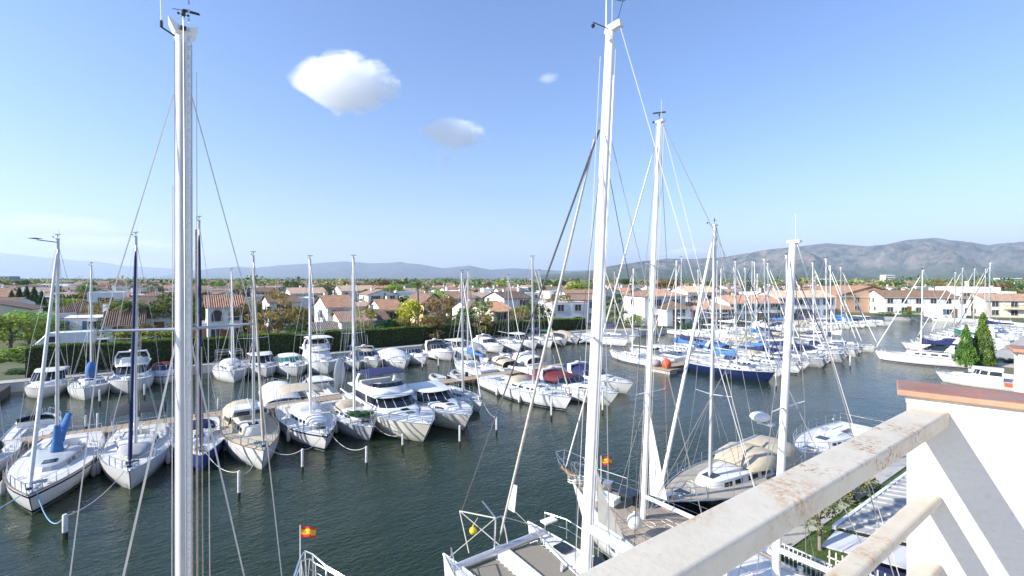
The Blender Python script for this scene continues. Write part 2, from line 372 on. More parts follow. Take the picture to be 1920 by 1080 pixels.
# ---------------------------------------------------------------- boats
def lerp(a, b, t): return a + (b - a) * t
class Hull:
    def __init__(s, L, B, fs, fb, motor=False, rake=None, stern=.78, pw=None, tr=None):
        s.L, s.B, s.fs, s.fb, s.motor = L, B / 2, fs, fb, motor
        s.rake = (.11 * L if motor else .09 * L) if rake is None else rake
        s.stern = .9 if motor else stern; s.pw = pw or (2.7 if motor else 2.05); s.tr = tr if tr is not None else (0 if motor else .25)
        s.prof = [(0, -.45), (.7, -.25), (.9, .05), (.955, .45), (1, 1)] if motor else [(0, -.45), (.62, -.28), (.86, 0), (.965, .5), (1, 1)]
    def b(s, t):
        if t < .42: return s.B * (s.stern + (1 - s.stern) * math.sin(math.pi / 2 * t / .42))
        return s.B * max(1 - ((t - .42) / .58) ** s.pw, .012)
    def sh(s, t): return s.fs + (s.fb - s.fs) * t ** 1.8 - (0 if s.motor else .04 * math.sin(math.pi * t))
    def half(s, t, z):
        h = s.sh(t); f = z / h if z > 0 else z / .45 * .45
        P = s.prof
        for (y0, z0), (y1, z1) in zip(P, P[1:]):
            if f <= z1 or (y1, z1) == P[-1]:
                y = lerp(y0, y1, (f - z0) / (z1 - z0)); break
        k = 1 + (2.2 if s.motor else 1.2) * max(t - .5, 0) ** 2 * 4
        return max(y, 0) ** k * s.b(t)
    def x(s, t, z):
        h = s.sh(t); f = min(max((z + .4) / (h + .4), 0), 1)
        return -s.L / 2 + s.L * t - s.rake * (1 - f) * max((t - .4) / .6, 0) ** 2.2 + s.tr * (f - .4) * max(1 - t / .15, 0)
    def sec(s, t):
        h = s.sh(t); pts = []
        for y, f in reversed(s.prof):
            z = f * h if f > 0 else f; pts.append((s.x(t, z), s.half(t, z), z))
        return pts + [(a, -b, c) for a, b, c in reversed(pts[:-1])]
    def deck(s, t, f=1.0, dz=0.0): z = s.sh(t); return (s.x(t, z), f * s.half(t, z), z + dz)
    def t_of(s, x): return min(max((x + s.L / 2) / s.L, 0), 1)
def hull_parts(h, root, hm, dm, cock=None, boot=None, stripe=None, n=14, toe=None):
    ts = [i / n for i in range(n + 1)]
    ts = [t if t < .8 else .8 + (t - .8) for t in ts]
    m = MB(); m.loft([h.sec(t) for t in ts], closed=False); k = len(h.sec(0)); m.f.append(tuple(range(k)))
    m.build('hull', hm, root, smooth=50)
    d = MB(); fr = [-.985, -.6, -.55, 0, .55, .6, .985]; dz = -.035
    ct = [(t, [h.deck(t, f, dz + (.05 * h.B * (1 - f * f))) for f in fr]) for t in ts]
    if cock:
        ca, cb = h.t_of(cock[0]), h.t_of(cock[1]); ts2 = sorted(set(ts + [ca, cb])); ct = [(t, [h.deck(t, f, dz + .05 * h.B * (1 - f * f)) for f in fr]) for t in ts2]
    for (t0, a), (t1, b) in zip(ct, ct[1:]):
        for j in range(6):
            if cock and j in (2, 3) and t0 >= ca - 1e-6 and t1 <= cb + 1e-6: continue
            d.add([a[j], b[j], b[j + 1], a[j + 1]], [(3, 2, 1, 0)])
    d.build('deck', dm, root, smooth=30)
    if cock:
        rows = [(t, r) for t, r in ct if ca - 1e-6 <= t <= cb + 1e-6]; fl = cock[2]; w = MB()
        w.loft([[r[2], (r[2][0], r[2][1] * .96, fl), (r[4][0], r[4][1] * .96, fl), r[4]] for t, r in rows], closed=False)
        for t, r in (rows[0], rows[-1]): w.add([r[2], (r[2][0], r[2][1] * .96, fl), (r[4][0], r[4][1] * .96, fl), r[4]], [(0, 1, 2, 3)])
        w.build('cockpit', cock[3], root)
        for sg in (2, 4):
            MB().loft([[(r[sg][0], r[sg][1] * q, z) for q, z in ((.98, fl + .38), (.55, fl + .38), (.55, fl + .3), (.98, fl + .3))] for t, r in rows]).build('cockpit_seat', cock[3], root)
    def strip(name, f0, f1, mt, off):
        g = MB()
        for sg in (1, -1):
            rings = []
            for t in ts:
                z0, z1 = f0(t), f1(t)
                rings.append([(h.x(t, z), sg * (h.half(t, z) + o), z) for z, o in ((z0, off), (z1, off), (z1, -.02), (z0, -.02))])
            g.loft(rings)
        g.build(name, mt, root, smooth=60)
    if boot: strip('waterline_stripe', lambda t: .04, lambda t: .16 + .04 * t, boot, .008)
    if stripe: strip('hull_stripe', lambda t: h.sh(t) * .80, lambda t: h.sh(t) * .89, stripe, .008)
    g = MB()
    for sg in (1, -1): g.tube([(a, sg * b, c - .02) for a, b, c in [h.deck(t, .992, .02) for t in ts]], .03, 5)
    g.build('toe_rail', toe or STEEL, root, smooth=60)
def ring(xa, xb, wa, wb, z, r=.5):
    return [(xa, -wa, z), ((xa + xb) / 2, -(wa + wb) / 2 * 1.03, z), (xb - r, -wb, z), (xb - r * .35, -wb * .72, z), (xb, -wb * .28, z),
            (xb, wb * .28, z), (xb - r * .35, wb * .72, z), (xb - r, wb, z), ((xa + xb) / 2, (wa + wb) / 2 * 1.03, z), (xa, wa, z)]
def cab(root, name, rings, mat, smooth=35):
    m = MB(); m.loft(rings); return m.build(name, mat, root, smooth=smooth)
def panels(root, name, r0, r1, segs, h0, h1, s0, s1, mat, off=.012, label=None):
    """each wanted side k of the solid between rings r0 and r1 gets a pane of its own"""
    out = []; n = len(r0)
    for k in segs:
        a0, b0, a1, b1 = (Vector(p) for p in (r0[k], r0[(k + 1) % n], r1[k], r1[(k + 1) % n]))
        q = [a0.lerp(b0, s).lerp(a1.lerp(b1, s), hh) for s, hh in ((s0, h0), (s1, h0), (s1, h1), (s0, h1))]
        nr = (q[1] - q[0]).cross(q[3] - q[0]).normalized()
        c = sum(q, Vector()) / 4; mid = sum((Vector(p) for p in r0), Vector()) / n
        if nr.dot(c - mid) < 0: q = [q[1], q[0], q[3], q[2]]; nr = -nr
        out.append(MB().plate([p + nr * off for p in q], off + .015).build(name, mat, root))
    return out
def rail_run(pts, base, r, root, name, mids=(.55,), mat=None):
    """top tube through pts, stanchions down to base points, lifelines between"""
    m = MB(); m.tube(pts, r, 5)
    for p, q in zip(pts, base): m.tube([q, p], r * .9, 5)
    for f in mids: m.tube([Vector(q).lerp(Vector(p), f) for p, q in zip(pts, base)], r * .6, 4)
    return m.build(name, mat or STEEL, root, smooth=60)
def arch_cover(root, name, xs, ws, hs, z0, mat, th=.03, nn=9, bulge=2.4):
    rings = []
    for x, w, hgt in zip(xs, ws, hs):
        out = []
        for i in range(nn):
            a = math.pi * i / (nn - 1); c, s = math.cos(a), math.sin(a)
            out.append((x, w * math.copysign(abs(c) ** (2 / bulge), c), z0 + hgt * abs(s) ** (2 / bulge)))
        inn = [(p[0], p[1] * .97, max(p[2] - th, z0)) for p in reversed(out)]
        rings.append(out + inn)
    return MB().loft(rings).build(name, mat, root, smooth=50)
RIG = dict(w=.0085, sq=.76, bw=1.0)
def mast_set(root, h, xm, z0, ztop, det, rake=.012, furl=None, furl_r=.06, spreaders=1, mm=None, boom=None, cover=None, bow_x=None, backstay=True, r=None, wide=None, instruments=True, boom_z=None, boom_dy=0.0, wr=None):
    """mast, spreaders, stays, boom; mast leans back by rake"""
    mm = mm or ALU; H = ztop - z0; r = r or (.042 + H * .0030); wr = wr or RIG['w']
    mx = lambda z: xm - (z - z0) * rake
    top = (mx(ztop), 0, ztop)
    mast = MB().tube([(xm, 0, z0 - .1), (mx(z0 + H * .5), 0, z0 + H * .5), top], lambda t: r * (1 - .18 * t), 10 if det else 6).build('mast', mm, root, smooth=50)
    if det:
        MB().box((mx(ztop) - .03, 0, ztop + .03), (r * 3.0, r * 1.6, .07)).build('masthead', mm, mast)
        MB().tube([(mx(ztop) - .08, .03, ztop), (mx(ztop) - .08, .03, ztop + .75)], .009, 4).build('antenna', WIREL, mast)
        if instruments:
            g = MB(); g.tube([(mx(ztop) + .02, 0, ztop), (mx(ztop) + .02, 0, ztop + .32)], .008, 4); g.box((mx(ztop) + .02, 0, ztop + .34), (.42, .02, .05), .6); g.ball((mx(ztop) + .02, 0, ztop + .26), .035, 6, 4)
            g.tube([(mx(ztop), 0, ztop), (mx(ztop) + .35, -.12, ztop + .1)], .008, 4); g.ball((mx(ztop) + .36, -.12, ztop + .13), .04, 6, 4)
            g.build('wind_vane', DARK, mast)
    m = MB(); wb = wide or h.b(h.t_of(xm)) * .93; dk = h.sh(h.t_of(xm))
    prev = {1: (xm - .15, wb, dk), -1: (xm - .15, -wb, dk)}; base = dict(prev)
    for k in range(spreaders):
        zs = z0 + H * (k + 1) / (spreaders + 1) * (1.02 if spreaders == 1 else .97); ln = wb * (.62 if k == 0 else .45)
        for sg in (1, -1):
            tip = (mx(zs) - .12, sg * ln, zs + .05)
            MB().tube([(mx(zs), sg * r * .6, zs), tip], .030, 5, .018).build('spreader', mm, root)
            m.tube([prev[sg], tip], wr, 4); prev[sg] = tip
            if k == 0 and det:
                for dx in (.5, -.55): m.tube([(xm + dx, sg * wb * .93, dk), (mx(zs - .15), sg * r * .5, zs - .15)], wr * .8, 4)
    for sg in (1, -1): m.tube([prev[sg], (mx(ztop - .15 * H * .2), sg * r * .4, ztop - .03 * H)], wr, 4)
    m.build('shrouds', WIRE, root)
    bx = bow_x if bow_x is not None else h.L / 2 - .12
    fs = [(bx, 0, h.fb + .05), (mx(ztop - .04 * H) + r, 0, ztop - .04 * H)]
    if furl:
        MB().tube([Vector(fs[0]).lerp(Vector(fs[1]), q) for q in (.02, .06, .35, .75, .93, .97)], lambda t: furl_r * (.5 if t < .05 else (1.1 - .55 * t) if t < .95 else .25), 8).build('furled_jib', furl, root, smooth=60)
        if det: MB().lathe([(.03, -.06), (.09, -.05), (.09, .05), (.03, .06)], (bx - .03, 0, h.fb + .26), 8).build('furling_drum', DARK, root)
    MB().tube(fs, wr * 1.1, 4).build('forestay', WIRE, root)
    if backstay: MB().tube([(-h.L / 2 + .1, 0, h.fs), (mx(ztop) - r, 0, ztop)], wr * 1.1, 4).build('backstay', WIRE, root)
    if det > 1:
        g = MB()
        for dx, dy in ((-r * 1.5, .05), (-r * 1.6, -.05), (r * 1.2, .06)): g.tube([(xm + dx, dy, z0 + .1), (mx(ztop) + dx * .8, dy, ztop - .1)], wr * .8, 4)
        g.build('halyards', WIREL, root)
    if boom:
        bz = boom_z or z0 + 1.05; e = (xm - boom, boom_dy, bz + .08)
        MB().tube([(xm - r, 0, bz), e], r * .72, 8).build('boom', mm, root, smooth=60)
        if det: MB().tube([(xm - boom * .95, boom_dy * .95, bz + .15), (mx(ztop) - r, 0, ztop - .05)], wr * .7, 4).build('topping_lift', WIREL, root)
        if cover:
            rings = []
            for i in range(9):
                q = i / 8; x = xm - r * .3 - (boom * .97) * q; hh = (.62 * (1 - q) ** 2 + .30 + .03 * math.sin(i * 2.3)) * (1 if det else .9) * min(1, boom / 3.4); ww = .13 + .06 * (1 - q)
                y = boom_dy * q
                rings.append([(x, y - ww * .6, bz - .05 + .08 * q), (x, y - ww, bz + hh * .3), (x, y - ww * .45, bz + hh * .85), (x, y, bz + hh), (x, y + ww * .45, bz + hh * .85), (x, y + ww, bz + hh * .3), (x, y + ww * .6, bz - .05 + .08 * q)])
            MB().loft(rings).build('sail_cover', cover, root, smooth=60)
    return mx
def pulpits(h, root, det, pushpit=True, high=.62, life=True):
    L = h.L; T = [.80, .87, .94, .985]; pts = []; base = []
    for sg, ts in ((1, T), (-1, T[::-1])):
        for t in ts:
            a = h.deck(t, .93); base.append((a[0], sg * a[1], a[2])); pts.append((a[0] + .08, sg * max(a[1], .10), a[2] + high))
    rail_run(pts, base, .019, root, 'pulpit', (.5,) if det else ())
    ts = [.08 + .72 * i / 6 for i in range(7)]
    if life:
        for sg in (1, -1):
            b = [(a[0], sg * a[1], a[2]) for a in (h.deck(t, .96) for t in ts)]; p = [(a, c, z + high * .97) for a, c, z in b]
            m = MB()
            for u, v in zip(p, b): m.tube([v, u], .013, 4)
            for f in (.5, 1.0): m.tube([Vector(v).lerp(Vector(u), f) for u, v in zip(p, b)], .007, 4)
            m.build('guard_rail', STEEL, root)
    if pushpit:
        P = []; Bq = []
        for t, sg in ((.10, 1), (.01, 1), (.01, -1), (.10, -1)):
            a = h.deck(t, .95); Bq.append((a[0], sg * a[1], a[2])); P.append((a[0], sg * a[1], a[2] + high))
        rail_run(P, Bq, .017, root, 'pushpit', (.5,))
def place(bow, hd, L): d = Vector((math.cos(rad(hd)), math.sin(rad(hd)), 0)); return Vector((bow[0], bow[1], 0)) - d * (L / 2)
def sailboat(label, bow, hd, L=9.5, B=3.1, fs=.95, fb=1.25, hm=None, dm=None, det=2, mast=11.5, xm=None, furl=SAILW, furl_r=.06, cover=None, boom=None, hood=None, bimini=None,
             boot=None, stripe=None, house=GRP, glass=True, group=None, spreaders=1, mm=None, wheel=False, name='sailing_boat', house_h=.42, cat='sailboat', teak=False, house_len=(-.08, .25), toe=None, rake=.012, boom_dy=0.0, jib_only=None, **kw):
    t = thing(name, label, cat, place(bow, hd, L), rad(hd), group)
    B *= RIG['bw']; h = Hull(L, B, fs, fb, **kw); hm = hm or GRP; dm = dm or NONSK; w = B / 2; sq = RIG['sq']; t.scale = (1, 1, sq)
    if mast: mast /= sq
    xa, xb = house_len[0] * L, house_len[1] * L
    hull_parts(h, t, hm, dm, (-.40 * L, xa - .05, fs - .42, TEAK if teak else GRP), boot, stripe, 14 if det else 9, toe)
    zd = min(h.sh(h.t_of(xa)), h.sh(h.t_of(xb))) - .06; wa, wb = h.b(h.t_of(xa)) * .62, h.b(h.t_of(xb)) * .5
    R0 = ring(xa, xb, wa, wb, zd, L * .07); R1 = ring(xa + .05, xb - .25, wa * .9, wb * .82, zd + house_h + .06, L * .06); R2 = ring(xa + .15, xb - .45, wa * .72, wb * .6, zd + house_h + .13, L * .05)
    cab(t, 'coachroof', [R0, R1, R2], house)
    zr = zd + house_h + .13
    if glass:
        for k in (0, 1, 7, 8):
            for s0, s1 in (((.12, .45), (.58, .9)) if det else ((.15, .85),)): panels(t, 'cabin_window', R0, R1, (k,), .38, .78, s0, s1, GLASSD)
    MB().box((xb - .9, 0, zr + .01), (.55, .5, .06)).build('hatch', GLASSD if det else DARK, t)
    if det:
        MB().box((h.L * .34, 0, h.sh(.84) + .03), (.5, .5, .06)).build('hatch', GLASSD, t)
        MB().box((xa + .55, 0, zr + .015), (.8, .62, .05)).build('companionway_hatch', house, t)
        g = MB(); g.box((L / 2 - .75, 0, fb - .0), (.4, .22, .16)); g.lathe([(.09, 0), (.07, .12), (.1, .2)], (L / 2 - .75, .2, fb - .02), 8); g.box((L / 2 - .15, 0, fb + .04), (.5, .12, .07)); g.build('anchor_windlass', STEEL, t)
        wme = MB().lathe([(.08, 0), (.06, .07), (.075, .16), (.03, .17)], n=8).mesh('winch', STEEL, 40)
        for x, f in ((xa - .4, .66), (xa - 1.1, .68), (xa + .35, .45)):
            for sg in (1, -1):
                a = h.deck(h.t_of(x), f); link('winch', wme, t, (x, sg * a[1], a[2] - .02 + (house_h + .1 if x > xa else 0)))
        r = random.Random(label)
        for _ in range(6):
            g = MB(); x = r.uniform(xb - .2, L * .42); f = r.uniform(-.6, .6); a = h.deck(h.t_of(x), f); g.tube([(a[0] + .18 * math.cos(q * .9), a[1] + .15 * math.sin(q * .9), a[2] + .03 + q * .003) for q in range(9)], .016, 4).build('rope_coil', ROPE, t)
        for sg in (1, -1): MB().tube([(xm or .1 * L, sg * .1, zr + .03), (xa + .2, sg * wa * .55, zr + .03)], .011, 4).build('deck_line', ROPE, t)
    xm = xm if xm is not None else .09 * L; bm = boom if boom is not None else .36 * L
    if mast: mast_set(t, h, xm, zr, mast, det, furl=furl, furl_r=furl_r, boom=bm, cover=cover, spreaders=spreaders, mm=mm, rake=rake, boom_dy=boom_dy)
    pulpits(h, t, det, det > 0, life=det > 0)
    if hood: arch_cover(t, 'sprayhood', (xa - .35, xa + .15, xa + .75), (wa * .95, wa * .98, wa * .8), (.62, .62, .1), zr - .12, hood)
    if bimini:
        zb = fs + 1.85; b = h.b(.2) * .85
        m = MB(); m.loft([[(x, b * math.cos(a), zb + .22 * math.sin(a) + dz) for a in [math.pi * i / 8 for i in range(9)]] + [(x, b * .98 * math.cos(a), zb + .19 * math.sin(a) + dz) for a in [math.pi * i / 8 for i in range(8, -1, -1)]] for x, dz in ((-.46 * L, -.06), (-.36 * L, .03), (-.27 * L, .03), (-.18 * L, -.08))])
        m.build('bimini', bimini, t, smooth=60)
        g = MB()
        for x in (-.44, -.22):
            for sg in (1, -1): g.tube([(-.33 * L, sg * b, fs), (x * L, sg * b, zb)], .014, 5)
        g.build('bimini_frame', STEEL, t)
    if wheel:
        g = MB(); c = Vector((-.33 * L, 0, fs + .45)); g.tube([c + Vector((0, math.cos(a), math.sin(a))) * .42 for a in [2 * math.pi * i / 16 for i in range(17)]], .018, 5)
        for i in range(6): g.tube([c, c + Vector((0, math.cos(i), math.sin(i))) * .42], .008, 4)
        g.tube([(-.32 * L, 0, fs - .4), c], .06, 6); g.build('steering_wheel', STEEL, t)
    return t, h
def motorboat(label, bow, hd, L=8, B=2.9, fs=1.05, fb=1.5, kind='express', hm=None, dm=None, canopy=None, boot=None, stripe=None, group=None, det=1, mat=None, name='motor_boat', cat='motorboat', screen=None, arch=True, teak=False):
    t = thing(name, label, cat, place(bow, hd, L), rad(hd), group)
    B *= RIG['bw']; h = Hull(L, B, fs, fb, motor=True); hm = hm or GRP; mat = mat or GRP; w = B / 2; screen = screen or GLASSD; t.scale = (1, 1, RIG['sq'] * .88)
    ca, cb = -.44 * L, -.04 * L
    if kind == 'fly': ca, cb = -.47 * L, -.30 * L
    hull_parts(h, t, hm, dm or NONSK, (ca, cb, fs - .45, TEAK if teak else GRP) if kind not in ('covered',) else None, boot, stripe, 14 if det > 1 else 10)
    # foredeck trunk
    zd = h.sh(.55) - .05; xa, xb = -.02 * L, .36 * L
    wa, wb = h.b(.5) * .78, h.b(.85) * .62
    hh = .42 if kind != 'fly' else .3
    R0 = ring(xa, xb, wa, wb, zd, L * .09); R1 = ring(xa, xb - .35, wa * .93, wb * .8, zd + hh, L * .08); R2 = ring(xa, xb - .8, wa * .8, wb * .6, zd + hh + .09, L * .07)
    cab(t, 'foredeck_cabin', [R0, R1, R2], mat); zt = zd + hh + .09
    MB().box((xb - 1.35, 0, zt + .02), (.5, .5, .05)).build('hatch', GLASSD, t)
    if det > 1:
        MB().box((xb - 2.2, 0, zt + .02), (.5, .5, .05)).build('hatch', GLASSD, t)
        panels(t, 'cabin_window', R0, R1, (1, 7), .35, .8, .15, .9, GLASSD)
    if kind in ('express', 'hard', 'cuddy'):
        ws = h.b(.45) * .86; x0, x1 = -.10 * L, .12 * L; zs = zt - .12; hgt = .62 if kind != 'hard' else .95
        S0 = ring(x0, x1, ws, ws * .8, zs, .45); S1 = ring(x0 - .25, x1 - .62 * hgt / .62, ws * .9, ws * .66, zs + hgt, .35)
        for nm, sg in (('windscreen', (2, 3, 4, 5, 6)), ('side_window', (1, 7))): panels(t, nm, S0, S1, sg, .05, .93, .04, .96, screen, off=.01)
        g = MB(); n = len(S0)
        for k in range(1, 9): g.tube([S0[k], S1[k]], .022, 4)
        for R in (S0, S1): g.tube(R[1:9], .025, 4)
        g.build('windscreen_frame', STEEL if kind != 'hard' else mat, t)
        if kind == 'hard':
            H0 = ring(x0 - 1.6, x1 - .5, ws * .97, ws * .72, zs + hgt + .02, .4); H1 = ring(x0 - 1.5, x1 - .75, ws * .85, ws * .6, zs + hgt + .14, .35)
            cab(t, 'hardtop', [H0, H1], mat)
            g = MB()
            for sg in (1, -1): g.tube([(x0 - 1.3, sg * ws, fs), (x0 - 1.3, sg * ws * .93, zs + hgt + .04)], .03, 5)
            g.build('hardtop_posts', STEEL, t)
        if arch and kind == 'express':
            xA = -.22 * L; g = MB(); b = h.b(.25) * .9
            g.loft([[(xA - .15 + lean, y, z), (xA + .35 + lean, y, z), (xA + .35 + lean, y * .93 if abs(y) > .3 else y, z - .12 if i in (2, 3, 4) else z), (xA - .15 + lean, y * .93 if abs(y) > .3 else y, z - .12 if i in (2, 3, 4) else z)]
                    for i, (y, z, lean) in enumerate(((b, fs, .35), (b * .98, fs + .9, 0), (b * .8, fs + 1.55, -.28), (0, fs + 1.66, -.3), (-b * .8, fs + 1.55, -.28), (-b * .98, fs + .9, 0), (-b, fs, .35)))])
            g.build('radar_arch', mat, t, smooth=40)
            g = MB(); g.lathe([(.0, 0), (.26, .02), (.26, .12), (.1, .2)], (xA - .2, 0, fs + 1.66), 12); g.build('radar_dome', GRP, t, smooth=50)
            MB().tube([(xA - .2, .5, fs + 1.6), (xA - .5, .5, fs + 3.2)], .012, 4).build('antenna', WIREL, t)
        if canopy:
            b = h.b(.25) * .86
            arch_cover(t, 'canopy', (-.43 * L, -.36 * L, -.18 * L, x1 - .75), (b * .96, b, b, ws * .72), (.95, 1.2, 1.28, zs + hgt - fs + .05), fs, canopy, bulge=3.2)
    elif kind == 'covered':
        b = h.b(.4); xs = (-.47 * L, -.40 * L, -.12 * L, .10 * L, .26 * L, .42 * L); arch_cover(t, 'tarpaulin', xs, [h.b(h.t_of(x)) * 1.0 + .02 for x in xs], (.35, .75, 1.35, 1.25, .5, .12), fs + .02, canopy or CV['white'], bulge=2.0)
    elif kind == 'fly':
        ws = h.b(.45) * .80; x0, x1 = -.31 * L, .17 * L; zs = h.sh(.5) - .1; Hh = 1.35
        S0 = ring(x0, x1, ws, ws * .84, zs, .8); Sm = ring(x0, x1 - .45, ws * .99, ws * .80, zs + .45, .7); S1 = ring(x0, x1 - 1.55, ws * .9, ws * .74, zs + Hh, .5)
        cab(t, 'saloon', [S0, Sm, S1], mat)
        panels(t, 'windscreen', Sm, S1, (2, 3, 4, 5, 6), .08, .90, .035, .965, screen, off=.014)
        panels(t, 'side_window', Sm, S1, (0, 1, 7, 8), .12, .78, .06, .94, screen, off=.014)
        F0 = ring(x0 - 1.5, x1 - 1.1, ws * .98, ws * .86, zs + Hh, .6); F1 = ring(x0 - 1.5, x1 - 1.25, ws * 1.0, ws * .86, zs + Hh + .14, .6)
        cab(t, 'flybridge_deck', [F0, F1], mat)
        zf = zs + Hh + .14; G0 = ring(x0 - .3, x1 - 1.7, ws * .93, ws * .74, zf, .7); G1 = ring(x0 - .3, x1 - 2.2, ws * .95, ws * .74, zf + .58, .6)
        m = MB(); n = len(G0); m.loft([G0, G1, [(p[0] * .96, p[1] * .94, p[2]) for p in G1], [(p[0] * .96, p[1] * .94, p[2] + .05) for p in G0]], closed=False); m.build('flybridge_coaming', mat, t, smooth=40)
        panels(t, 'wind_deflector', G1, ring(x0 - .3, x1 - 2.5, ws * .9, ws * .68, zf + .95, .6), (2, 3, 4, 5, 6), .0, .9, .02, .98, GLASSD, off=.005)
        MB().box(((x0 + x1) / 2 - .6, 0, zf + .35), (.5, ws * 1.1, .7)).build('helm_console', mat, t)
        MB().box((x0 + .2, 0, zf + .3), (.5, ws * 1.4, .5)).build('bench_seat', CV['white'], t)
        xA = x0 + .1; b = ws * .98; g = MB()
        g.loft([[(xA + l, y, z), (xA + .4 + l, y, z), (xA + .4 + l, y * .92, z - (.13 if abs(y) < b * .9 else 0)), (xA + l, y * .92, z - (.13 if abs(y) < b * .9 else 0))] for y, z, l in ((b, zf, .5), (b * .95, zf + .8, .1), (b * .8, zf + 1.35, -.15), (-b * .8, zf + 1.35, -.15), (-b * .95, zf + .8, .1), (-b, zf, .5))])
        g.build('radar_arch', mat, t, smooth=40)
        g = MB(); g.lathe([(.0, 0), (.28, .02), (.28, .13), (.1, .22)], (xA, 0, zf + 1.36), 12); g.build('radar_dome', GRP, t, smooth=50)
        MB().tube([(xA, .6, zf + 1.3), (xA - .4, .6, zf + 3.4)], .012, 4).build('antenna', WIREL, t)
        if canopy:
            m = MB(); zb = zf + 1.62
            m.loft([[(x, ws * .93 * math.cos(a), zb + .2 * math.sin(a) + dz) for a in [math.pi * i / 8 for i in range(9)]] + [(x, ws * .91 * math.cos(a), zb - .03 + .2 * math.sin(a) + dz) for a in [math.pi * i / 8 for i in range(8, -1, -1)]] for x, dz in ((x0 + .2, 0), (x0 + 1.2, .08), (x0 + 2.2, .06), (x0 + 2.8, -.03))])
            m.build('bimini', canopy, t, smooth=60)
            g = MB()
            for x in (x0 + .3, x0 + 2.6):
                for sg in (1, -1): g.tube([(x0 + 1.5, sg * ws * .93, zf + .1), (x, sg * ws * .93, zb)], .014, 5)
            g.build('bimini_frame', STEEL, t)
        MB().box((-.485 * L, 0, zs + Hh - .02), (.1, .1, .02)).build('deck_light', STEEL, t)
    elif kind == 'open':
        MB().box((-.15 * L, 0, fs + .2), (.5, .7, .9)).build('helm_console', mat, t)
        MB().box((-.32 * L, 0, fs), (.4, B * .55, .35)).build('bench_seat', CV['white'], t)
        if canopy:
            arch_cover(t, 'canopy', (-.34 * L, -.28 * L, -.04 * L, .04 * L), (w * .75, w * .8, w * .8, w * .7), (.1, .16, .16, .06), fs + 1.5, canopy)
            g = MB()
            for x in (-.3, 0.0):
                for sg in (1, -1): g.tube([(x * L, sg * w * .75, fs), (x * L, sg * w * .75, fs + 1.55)], .016, 5)
            g.build('canopy_frame', STEEL, t)
    # bow rail
    T = [.52, .64, .76, .88, .96, .99]; pts = []; base = []
    for sg, ts in ((1, T), (-1, T[::-1])):
        for q in ts:
            a = h.deck(q, .95); base.append((a[0], sg * a[1], a[2])); pts.append((a[0] + .1, sg * max(a[1], .12), a[2] + (.12 if q < .55 else .55)))
    rail_run(pts, base, .018, t, 'bow_rail', (.5,) if det > 1 else ())
    MB().box((L / 2 - .55, 0, fb + .05), (.45, .2, .12)).build('anchor', STEEL, t)
    MB().box((-L / 2 - .28, 0, .28), (.6, B * .8, .08)).build('swim_platform', TEAK if teak else GRP, t)
    return t, h

# ---------------------------------------------------------------- boats in their berths
def tip(px, py, L, hd=-90, k=.075):
    d = Vector((math.cos(rad(hd)), math.sin(rad(hd)), 0)); p = W(px, py) + d * (k * L); return (p.x, p.y)
C = CV
def fender(boat, h, tx, sg, label, group, m=None, z=.45):
    x = h.x(h.t_of(tx), z); y = h.half(h.t_of(tx), z)
    p = boat.matrix_basis @ Vector((x, sg * (y + .13), z))
    o = MB().lathe([(.0, -.34), (.08, -.31), (.12, -.2), (.12, .2), (.08, .31), (.025, .36), (.02, .8)], (0, 0, 0), 8).build('fender', m or RUBBER, None, smooth=50, loc=p)
    return tag(o, label, 'fender', group)
def fenders(bt, name, n=2, m=None, word='white'):
    b, h = bt; r = random.Random(name)
    for sg in (1, -1):
        for i in range(n): fender(b, h, (-.18 + .3 * i / max(n - 1, 1) + r.uniform(-.03, .03)) * h.L, sg, f"{word} fender hung {'aft' if i == 0 else 'forward'} on the {'port' if sg > 0 else 'starboard'} side of the {name}", f'fenders of the {name}', m)
RIG['w'] = .010
# --- near side of the first pontoon, from the left
G1 = 'boats moored along the near side of the first pontoon'
sailboat('small white sailboat cut off by the left photo edge', (-8.3, 32.2), -90, 6.4, 2.5, mast=9.3, furl=None, hood=C['black'], group=G1, boom=2.3)
b2 = sailboat('large white sloop with blue cover round mast and boom and a navy sheer stripe', tip(62, 962, 10.3), -90, 10.3, 3.4, 1.05, 1.4, mast=12.0, xm=-.5, furl=SAILW, furl_r=.085, cover=None, boom=0, stripe=NAVYH, boot=BLACKH, house_len=(-.16, .2), toe=WOODV, group=G1, house=GRPG)
fenders(b2, 'sloop with the blue mast cover', 2, C['grey'], 'grey')
MB().tube([(-.5, 0, 1.55), (-.5, 0, 2.3), (-.52, 0, 3.3)], lambda k: .27 - .15 * k, 10).build('mast_cover', C['blue'], b2[0], smooth=60)
MB().tube([(-.6, 0, 2.2), (-1.5, .05, 2.6), (-3.0, .1, 3.25)], lambda k: .27 - .13 * k, 10).build('boom_cover', C['blue'], b2[0], smooth=60)
g = MB(); q = Vector((-.62, 0, 11.85 / .76)); g.tube([q, q + Vector((.1, -.75, .12))], .03, 5); g.lathe([(.05, -.04), (.30, 0), (.05, .05)], q + Vector((.1, -.8, .2)), 10); g.build('mast_radar_reflector', DARK, b2[0])
b3 = sailboat('white sloop with rolled navy jib and dark bimini over the stern', tip(245, 917, 9.4), -90, 9.4, 3.2, 1.05, 1.4, mast=12.2, furl=C['navy'], furl_r=.085, cover=None, boom=3.2, bimini=C['black'], group=G1, wheel=True, house_len=(-.12, .22), spreaders=1)
fenders(b3, 'sloop with the dark bimini')
bd = b3[0]
arch_cover(bd, 'hatch_cover', (1.2, 1.5, 2.2, 2.6), (.62, .72, .6, .35), (.25, .38, .3, .05), 1.55, C['grey'])
